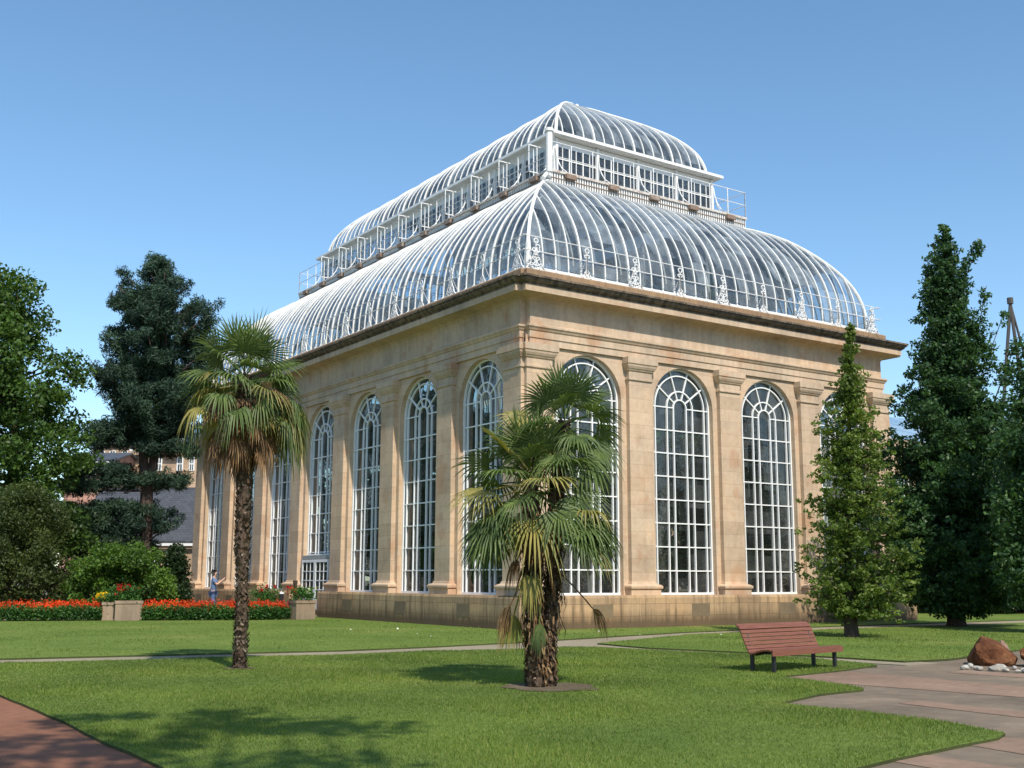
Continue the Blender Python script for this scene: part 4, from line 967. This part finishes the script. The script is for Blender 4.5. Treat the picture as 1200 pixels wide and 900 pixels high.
x,y=onz(1181,778); t=tag(newobj('boulder',rockmesh('boulder',M_slab,None,.22,.16,.34,5),None,(x-.02,y+.03,.13),.5),'upright pinkish slab of rock leaning between the two brown boulders','boulder')
cm=[rockmesh('cobble',M_cob,None,.085,.058,.040,i,3,.55,False) for i in range(4)]
for i,(px,py) in enumerate([(1131,784),(1137,782),(1144,784),(1148,785),(1167,786),(1175,786),(1179,787),(1183,779),(1189,784),(1193,788),(1198,787),(1204,788),(1163,785),(1210,787),(1172,783)]):
    x,y=onz(px,py+1); o=newobj('cobble',cm[i%4],None,(x,y,.04+(.09 if py==779 else 0)),i*1.3); s_=random.uniform(.6,1.45); o.scale=(s_,s_*random.uniform(.8,1.1),s_*random.uniform(.85,1.3))
    tag(o,'pale rounded cobble at the foot of the brown boulders','cobble','pale cobbles round the boulders')
# ------------------------------------------------------------------ flower beds
def bed(label,pts,depth,flow,seedn):
    # pts: front edge in world
    t=thing('flower_bed',label,'flower bed',(pts[0][0],pts[0][1],0.03)); L_=[];Fl=[];Gr=[]
    for (x0,y0),(x1,y1) in zip(pts[:-1],pts[1:]):
        d=Vector((x1-x0,y1-y0)); ln=d.length; d.normalize(); nn=Vector((-d.y,d.x)); 
        if nn.dot(Vector((FWD[0],FWD[1])))<0: nn=-nn
        k=int(ln*depth*2600)
        u=RNG.random(k)*ln; v=RNG.random(k)**1.2*depth; hh=.46+.10*np.sin(u*2.1)*np.sin(v*3)+RNG.normal(0,.04,k); z=.04+RNG.random(k)**.6*hh
        L_.append(np.stack([x0+d.x*u+nn.x*v,y0+d.y*u+nn.y*v,z],1))
        k=int(ln*depth*70); u=RNG.random(k)*ln; v=.1+RNG.random(k)*(depth-.1)
        for a,b_ in zip(u,v):
            c=np.array([x0+d.x*a+nn.x*b_,y0+d.y*a+nn.y*b_,.40+random.uniform(-.08,.10)+.10*min(1,b_)])
            m=15; q=RNG.normal(size=(m,3))*np.array([.02,.02,0]); q[:,2]=RNG.random(m)*random.uniform(.12,.30)-.03; Fl.append(c+q)
    npmesh('foliage',leafquads(np.concatenate(L_),.085,.8,.6),4,L_bed,t)
    o=npmesh('flowers',leafquads(np.concatenate(Fl),.05,.3,.7),4,flow,t); tag(o,kind='stuff')
f=lambda px,py:onz(px,py,.04)
bed('long low bed of red-orange flowers at the far left, left of the stone planters',[f(-60,728.5),f(0,728),f(60,727.7),f(119,727.3)],1.7,F_red,1)
bed('long low bed of red-orange flowers in front of the man in blue',[f(164,727.2),f(220,727),f(280,726.8),f(341,726)],1.7,F_red,2)
# planters
M_plant=stone('planter_stone',(.34,.26,.185),(.30,.225,.16),3,3,0,soot=.25)
def planter(label,px,py,w,d,h,rz,plants):
    x,y=onz(px,py,.04); t=thing('planter',label,'planter',(x,y,.04),rz); mb=MB()
    mb.box(-w/2,w/2,0,d,0,h); mb.box(-w/2-.03,w/2+.03,-.03,d+.03,h-.10,h+.002); mb.build('box',M_plant,t,local=True)
    s=MB(); s.box(-w/2+.05,w/2-.05,.05,d-.05,h-.06,h+.02); s.build('soil',M_soil,t,local=True)
    p=thing('potted_flowers',plants[0],'flowers',(x,y,.04+h),rz)
    k=900; C=np.stack([RNG.normal(0,w*.30,k),RNG.normal(d/2,d*.25,k),RNG.random(k)**.8*plants[2]],1); V=leafquads(C,.10,.5,.6)
    c_,s_=math.cos(rz),math.sin(rz); 
    def rot(V): return np.stack([V[:,0]*c_-V[:,1]*s_+x,V[:,0]*s_+V[:,1]*c_+y,V[:,2]+.04+h],1)
    o=npmesh('foliage',V,4,L_bed,p)   # parent subtract: undo below
    V2=rot(V)-np.array([x,y,.04+h]); inv=np.stack([V2[:,0]*c_+V2[:,1]*s_,-V2[:,0]*s_+V2[:,1]*c_,V2[:,2]],1).astype(np.float32); o.data.vertices.foreach_set('co',inv.ravel())
    for fm,(mt,cnt,ox) in zip(range(9),plants[1]):
        Fc=np.concatenate([np.array([[random.gauss(ox,w*.22),random.gauss(d/2,d*.22),plants[2]*random.uniform(.65,1.05)]])+RNG.normal(size=(14,3))*.03 for _ in range(cnt)])
        V=leafquads(Fc,.06,.3,.8); o=npmesh('blooms',V,4,mt,p); o.data.vertices.foreach_set('co',V.astype(np.float32).ravel())
    return t
planter('square sandstone planter at the right of the pair by the red beds',150,727.3,.95,.9,.72,R(-12),('dark red flowers spilling over the right planter of the pair',[(F_dkred,26,-.1)],.55))
planter('low sandstone planter half hidden at the left of the pair',126,727,.42,.7,.66,R(-12),('yellow flowers in the low left planter',[(F_yel,26,-.2),(F_red,4,.1)],.30))
planter('sandstone planter against the plinth by the white doorway',358,726,.80,.8,.72,R(2),('white and red flowers trailing from the planter by the doorway',[(F_wht,9,.1),(F_dkred,10,-.35)],.5))
x,y=onz(309,722,.04); y+=2.2; x+=.9
rs_=thing('rose_bush','small rose bush with dark red blooms against the palm house plinth','shrub',(x,y,.03)); C=RNG.normal(size=(1600,3))*np.array([.38,.3,.2])+np.array([x,y,.85]); npmesh('foliage',leafquads(C,.09,.6,.6),4,L_bed,rs_)
m=MB(); m.tube([(x,y,0),(x,y,.8)],.03,5); m.build('stem',B_dark,rs_)
C=np.concatenate([np.array([[x+a,y-.2,z]])+RNG.normal(size=(22,3))*.045 for a,z in ((.0,1.25),(.38,1.22),(-.25,1.1))]); npmesh('blooms',leafquads(C,.08,.3,.9),4,F_dkred,rs_)
x,y=onz(332,722,.04); x+=.4;y+=1.2
bo=thing('bollard','short dark bollard with a white cap beside the door planter','bollard',(x,y,.03)); m=MB(); m.tube([(0,0,0),(0,0,.92)],.09,10); m.build('post',M_blk,bo,local=True); m=MB(); m.tube([(0,0,.92),(0,0,1.0),(0,0,1.02)],[.105,.10,.03],10); m.build('cap',M_white,bo,local=True)
x,y=onz(346,722,.04); x+=.3;y+=.8
bo=thing('wooden_post','thin dark wooden post standing behind the door planter','post',(x,y,.03)); m=MB(); m.box(-.06,.06,-.06,.06,0,1.45); m.box(-.075,.075,-.075,.075,1.35,1.50); m.build('shaft',B_dark,bo,local=True)
# ------------------------------------------------------------------ people
M_skin,_,_=mat('skin',(.55,.33,.24),.55,.3); M_hair,_,_=mat('dark_hair',(.025,.018,.013),.6,.3)
M_blue,_,_=mat('blue_cotton',(.13,.20,.34),.9,.1); M_jean,_,_=mat('denim',(.09,.14,.26),.9,.1); M_mint,_,_=mat('pale_mint_cotton',(.50,.80,.78),.9,.1); M_shoe,_,_=mat('shoe',(.05,.05,.05),.6,.3)
def skin(name,V,E,Rr,mt,par,root=0,sub=2):
    me=bpy.data.meshes.new(name); me.from_pydata(V,E,[]); o=bpy.data.objects.new(name,me); col.objects.link(o)
    m=o.modifiers.new('s','SKIN'); m.use_smooth_shade=True; m2=o.modifiers.new('u','SUBSURF'); m2.levels=sub; m2.render_levels=sub
    for i,r in enumerate(Rr): me.skin_vertices[0].data[i].radius=(r if isinstance(r,tuple) else (r,r))
    me.skin_vertices[0].data[root].use_root=True
    dg=bpy.context.evaluated_depsgraph_get(); dg.update(); nm=bpy.data.meshes.new_from_object(o.evaluated_get(dg)); col.objects.unlink(o); bpy.data.objects.remove(o)
    nm.name=name; nm.materials.clear(); nm.materials.append(mt); return newobj(name,nm,par)
def person(label,loc,rz,h,top,legs,raised=True):
    """faces local +x"""
    t=thing('person',label,'person',loc,rz); s=h/1.8
    V=[];E=[];Q=[]
    def a(x,y,z,r,p=None):
        V.append((x*s,y*s,z*s)); Q.append(tuple(q*s for q in r) if isinstance(r,tuple) else r*s)
        if p is not None: E.append((p,len(V)-1))
        return len(V)-1
    pel=a(0,0,.95,(.15,.11)); sp=a(.01,0,1.12,(.135,.10),pel); ch=a(.0,0,1.34,(.16,.11),sp); nk=a(.0,0,1.50,(.055,.055),ch); hb=a(.02,0,1.60,(.07,.075),nk); hd=a(.03,0,1.70,(.078,.09),hb); a(.02,0,1.765,(.05,.06),hd)
    for sd in (1,-1):
        hp=a(0,.10*sd,.88,.085,pel); kn=a(.02,.11*sd,.50,.058,hp); an=a(0,.11*sd,.10,.042,kn); ft=a(.05,.11*sd,.045,.04,an); a(.17,.12*sd,.035,.03,ft)
        sh=a(0,.19*sd,1.42,.055,ch)
        if raised: el=a(.16,.24*sd,1.20,.043,sh); wr=a(.37,.10*sd,1.40,.03,el); pm=a(.42,.075*sd,1.46,(.03,.02),wr)
        else: el=a(-.02,.25*sd,1.14,.043,sh); wr=a(.04,.27*sd,.90,.03,el); pm=a(.05,.27*sd,.82,(.03,.02),wr)
        for k in range(4):
            o_=(k-1.5)*.018
            if raised: f1=a(.45,.06*sd+0,1.48+o_,.009,pm); a(.45,.03*sd,1.49+o_,.008,f1)
            else: f1=a(.05+o_,.27*sd,.76,.009,pm); a(.06+o_,.26*sd,.71,.008,f1)
        if raised: a(.43,.04*sd,1.43,.010,pm)
        else: a(.09,.26*sd,.79,.010,pm)
    nose=a(.115,0,1.665,.014,hd)
    body=skin('body',V,E,Q,M_skin,t,pel,1)
    V=[];E=[];Q=[]
    pel=a(0,0,.80,(.185,.145)); sp=a(.01,0,1.08,(.17,.135),pel); ch=a(.0,0,1.34,(.185,.135),sp); a(0,0,1.475,(.075,.075),ch)
    for sd in (1,-1):
        sh=a(0,.19*sd,1.425,.075,ch)
        a(.12 if raised else -.01,.235*sd,1.26 if raised else 1.2,.068,sh)
    skin('shirt',V,E,Q,top,t,0,1)
    V=[];E=[];Q=[]
    pel=a(0,0,.93,(.165,.125))
    for sd in (1,-1): hp=a(0,.10*sd,.86,.105,pel); kn=a(.02,.11*sd,.50,.078,hp); a(0,.11*sd,.12,.065,kn)
    skin('trousers',V,E,Q,legs,t,0,1)
    V=[];E=[];Q=[]; c=a(-.015,0,1.70,(.088,.095)); a(.01,0,1.775,(.07,.075),c); a(-.05,0,1.63,(.05,.06),c); skin('hair',V,E,Q,M_hair,t,0,1)
    return t,s
pp_=at(250,690,49.3); rz=math.atan2(r0.y,r0.x)
t,s=person('dark-haired man in a blue T-shirt photographing the palm house beyond the red flowers',(pp_.x,pp_.y,.10),rz+.12,1.86,M_blue,M_jean)
M_ph,_,_=mat('phone_black',(.03,.03,.035),.3,.5)
ph=MB(); ph.box(-.006,.006,-.04,.04,-.075,.075); ph.box(-.0075,-.006,-.036,.036,-.07,.07); o=ph.build('phone',M_ph,None,local=True); c_,s_=math.cos(rz+.12),math.sin(rz+.12)
o.location=(pp_.x+c_*.47*s,pp_.y+s_*.47*s,.10+1.50*s); o.rotation_euler=(0,0,rz+.12); tag(o,'small black phone held up in both hands by the man in blue','phone')
q_=at(-7,690,50); person('person in a pale mint top cut off by the left edge beyond the flowers',(q_.x,q_.y,.10),rz+1.,1.62,M_mint,M_jean,False)
# ------------------------------------------------------------------ buildings behind
class Loc:
    def __init__(s,pxc,dist): s.o=at(pxc,680,dist); s.d=dist; s.pxc=pxc; s.k=FPX/dist
    def x(s,px): return (px-s.pxc)/s.k*.985
    def z(s,py): return 1.566+(680-py)/s.k*1.0
def hframe(t): return t
M_sand=stone('old_sandstone',(.50,.36,.25),(.42,.30,.20),.8,.35,.01); M_brick=stone('pink_render',(.48,.28,.22),(.42,.24,.19),.5,.2,.008)
M_slate,nts,ps=mat('slate_roof',(.07,.075,.085),.55,.35); bk_=N(nts,'ShaderNodeTexBrick'); tc=N(nts,'ShaderNodeTexCoord'); nts.links.new(tc.outputs['Object'],bk_.inputs['Vector'])
bk_.inputs['Brick Width'].default_value=.35; bk_.inputs['Row Height'].default_value=.22; bk_.inputs['Mortar Size'].default_value=.012; bk_.inputs['Scale'].default_value=1
bk_.inputs['Color1'].default_value=(.085,.09,.10,1); bk_.inputs['Color2'].default_value=(.06,.065,.075,1); bk_.inputs['Mortar'].default_value=(.03,.03,.035,1)
nts.links.new(bk_.outputs['Color'],ps.inputs['Base Color'])
M_dkg,_,_=mat('dark_window_glass',(.03,.035,.04),.08,.6)
HR=math.atan2(-r0.x*0+r0.y,r0.x)
def house(label,pxc,dist,x0,x1,ye,yr,wm,wins=(),chim=(),gable=(),depth=8,name='stone_house',cat='house'):
    q=Loc(pxc,dist); t=thing(name,label,cat,(q.o.x,q.o.y,0),HR); X0,X1,ze,zr=q.x(x0),q.x(x1),q.z(ye),q.z(yr)
    mb=MB(); mb.box(X0,X1,0,depth,0,ze); 
    for X in (X0,X1): mb.poly([(X,0,ze),(X,depth,ze),(X,depth/2,zr)])
    mb.build('wall',wm,t,local=True)
    m=MB(); m.obox(((X0+X1)/2,depth/4-.1,(ze+zr)/2+.03),((X1-X0)/2+.3,0,0),(0,depth/4+.2,(zr-ze)/2+.0),(0,-.03,.06)); m.obox(((X0+X1)/2,depth*.75+.1,(ze+zr)/2+.03),((X1-X0)/2+.3,0,0),(0,depth/4+.2,-(zr-ze)/2),(0,.03,.06)); rf=m.build('roof',M_slate,t,local=True)
    g=MB(); g.box(X0-.3,X1+.3,-.42,-.28,ze-.22,ze-.05); g.build('gutter',M_white,t,local=True)
    for (a,b,c,d) in wins:
        m=MB(); xa,xb,za,zb=q.x(a),q.x(b),q.z(d),q.z(c)
        m.ribbon([(xa,za),(xb,za),(xb,zb),(xa,zb)],.10,.1,-.03,True); m.box(xa,xb,-.05,-.01,(za+zb)/2-.04,(za+zb)/2+.04); m.box((xa+xb)/2-.03,(xa+xb)/2+.03,-.051,-.009,za,zb)
        w_=m.build('window',M_white,t,local=True); g=MB(); g.quad((xa,-.006,za),(xb,-.006,za),(xb,-.006,zb),(xa,-.006,zb)); g.build('pane',M_dkg,w_,local=True)
    for (a,b,c,yb) in chim:
        m=MB(); xa,xb=q.x(a),q.x(b); zc=q.z(c); m.box(xa,xb,depth/2-.5,depth/2+.5,q.z(yb),zc-.5); m.box(xa-.1,xb+.1,depth/2-.6,depth/2+.6,zc-.62,zc-.45); ch=m.build('chimney',wm,t,local=True)
        for k in range(3): p=MB(); xx=xa+(xb-xa)*(k+.5)/3; p.tube([(xx,depth/2,zc-.46),(xx,depth/2,zc)],[.16,.12],8); p.build('chimney_pot',M_sand,ch,local=True)
    for (a,b,ya,yb) in gable:
        xa,xb=q.x(a),q.x(b); xm=(xa+xb)/2; za,zb=q.z(yb),q.z(ya); m=MB(); m.poly([(xa,-.6,za-1.2),(xb,-.6,za-1.2),(xb,-.6,za),(xm,-.6,zb),(xa,-.6,za)]); m.quad((xa,-.6,za-1.2),(xa,depth/2,za-1.2),(xa,depth/2,za),(xa,-.6,za)); m.quad((xb,-.6,za-1.2),(xb,depth/2,za-1.2),(xb,depth/2,za),(xb,-.6,za)); gb=m.build('dormer_gable',wm,t,local=True)
        m=MB()
        for (p,r_) in (((xa-.2,za-.15),(xm,zb+.12)),((xb+.2,za-.15),(xm,zb+.12))): m.ribbon([p,r_],.28,.12,-.68)
        m.build('bargeboard',M_white,gb,local=True)
        m=MB(); m.quad((xa-.2,-.7,za-.1),(xm,-.7,zb+.2),(xm,depth/2,zb+.2),(xa-.2,depth/2,za-.1)); m.quad((xb+.2,-.7,za-.1),(xm,-.7,zb+.2),(xm,depth/2,zb+.2),(xb+.2,depth/2,za-.1)); m.build('dormer_roof',M_slate,gb,local=True)
    return t
house('sandstone house with chimney seen between the leafy tree and the pine',128,112,100,150,530,513,M_sand,((108,114,540,552),(120,126,540,552),(134,140,540,552)),((122,134,474,520),))
house('sandstone house with white gable bargeboards behind the pine trunks',185,104,150,226,536,512,M_sand,((158,164,545,560),(176,182,545,560),(200,206,545,560),(214,219,545,560)),((176,182,500,520),),((152,172,505,528),(186,206,505,528)))
house('pinkish rendered house low behind the pine, left of the gabled one',108,100,70,122,552,538,M_brick,((80,86,560,570),(98,104,560,570)))
house('long low slate-roofed building with white gutter behind the far corner of the palm house',200,78,92,262,640,574,M_sand,((178,184,652,664),(196,202,652,664)),(),(),9,'slate_roofed_building','building')
# glasshouse range to the right
WG=thing('glasshouse_range','lower stone and white-framed glasshouse range glimpsed between the trees at the right','building',(W+.6,9,0))
X0,X1,Y0=W+.7,46,9.0; mb=MB(); mb.box(X0,X1,Y0,Y0+.5,0,3.2); mb.box(X0,X1,Y0,Y0+.5,7.2,8.7); mb.box(X0,X1,Y0-.35,Y0+.6,8.7,9.15)
n_=8; stp=(X1-X0)/n_
for i in range(n_+1): x=X0+i*stp; mb.box(max(X0,x-.55),min(X1,x+.55),Y0-.15,Y0+.4,.02,8.69)
mb.build('wall',M_wall,WG)
for i in range(n_):
    xa,xb=X0+i*stp+.56,X0+(i+1)*stp-.56; m=MB()
    for k in range(6): xx=xa+(xb-xa)*k/5; m.box(xx-.04,xx+.04,Y0+.10,Y0+.18,3.2,7.2)
    for k in range(4): zz=3.24+3.92*k/3; m.box(xa,xb,Y0+.09,Y0+.17,zz-.04,zz+.04)
    w_=m.build('window',M_frame,WG); g=MB(); g.quad((xa,Y0+.2,3.2),(xb,Y0+.2,3.2),(xb,Y0+.2,7.2),(xa,Y0+.2,7.2)); g.build('pane',G_cler,w_)
m=MB(); m.quad((X0,Y0+.4,9.15),(X1,Y0+.4,9.15),(X1,Y0+7,12.0),(X0,Y0+7,12.0)); m.quad((X0,Y0+13.6,9.15),(X1,Y0+13.6,9.15),(X1,Y0+7,12),(X0,Y0+7,12)); m.build('glass_roof',G_dome,WG)
m=MB(); m.box(X0,X1,Y0+13,Y0+13.6,0,9.1); m.build('back_wall',M_sand,WG)
# derrick
def P3(px,py,d): q=at(px,py,d); return (q.x,q.y,q.z)
M_steel,_,_=mat('dark_steel',(.08,.07,.065),.6,.3)
g0=at(1188,680,120); dc=thing('derrick_crane','thin dark steel derrick crane rising above the trees at the right edge','crane',(g0.x,g0.y,0))
ap=P3(1184,356,120)
for nm,(px,py) in (('leg',(1170,560)),('leg',(1212,560))):
    m=MB(); e_=P3(px,py,120); dirv=(Vector(e_)-Vector(ap)); gnd=Vector(ap)+dirv*(ap[2]/(ap[2]-e_[2])); m.tube([ap,tuple(gnd)],.16,6); m.build(nm,M_steel,dc)
m=MB(); e_=P3(1200,415,124); a_=Vector(ap); b_=Vector(e_); dv=(b_-a_)*3.2; 
for o1 in (Vector((0,0,.35)),Vector((0,0,-.35))): m.tube([tuple(a_+o1*.3),tuple(a_+dv+o1)],.09,5)
for k in range(24):
    p=a_+dv*(k/24)+Vector((0,0,.35 if k%2 else -.35)); q=a_+dv*((k+1)/24)+Vector((0,0,-.35 if k%2 else .35)); m.tube([tuple(p),tuple(q)],.05,4)
m.build('jib',M_steel,dc)
m=MB(); m.tube([ap,(ap[0],ap[1],ap[2]+.6)],.3,8); m.build('mast_head',M_steel,dc)
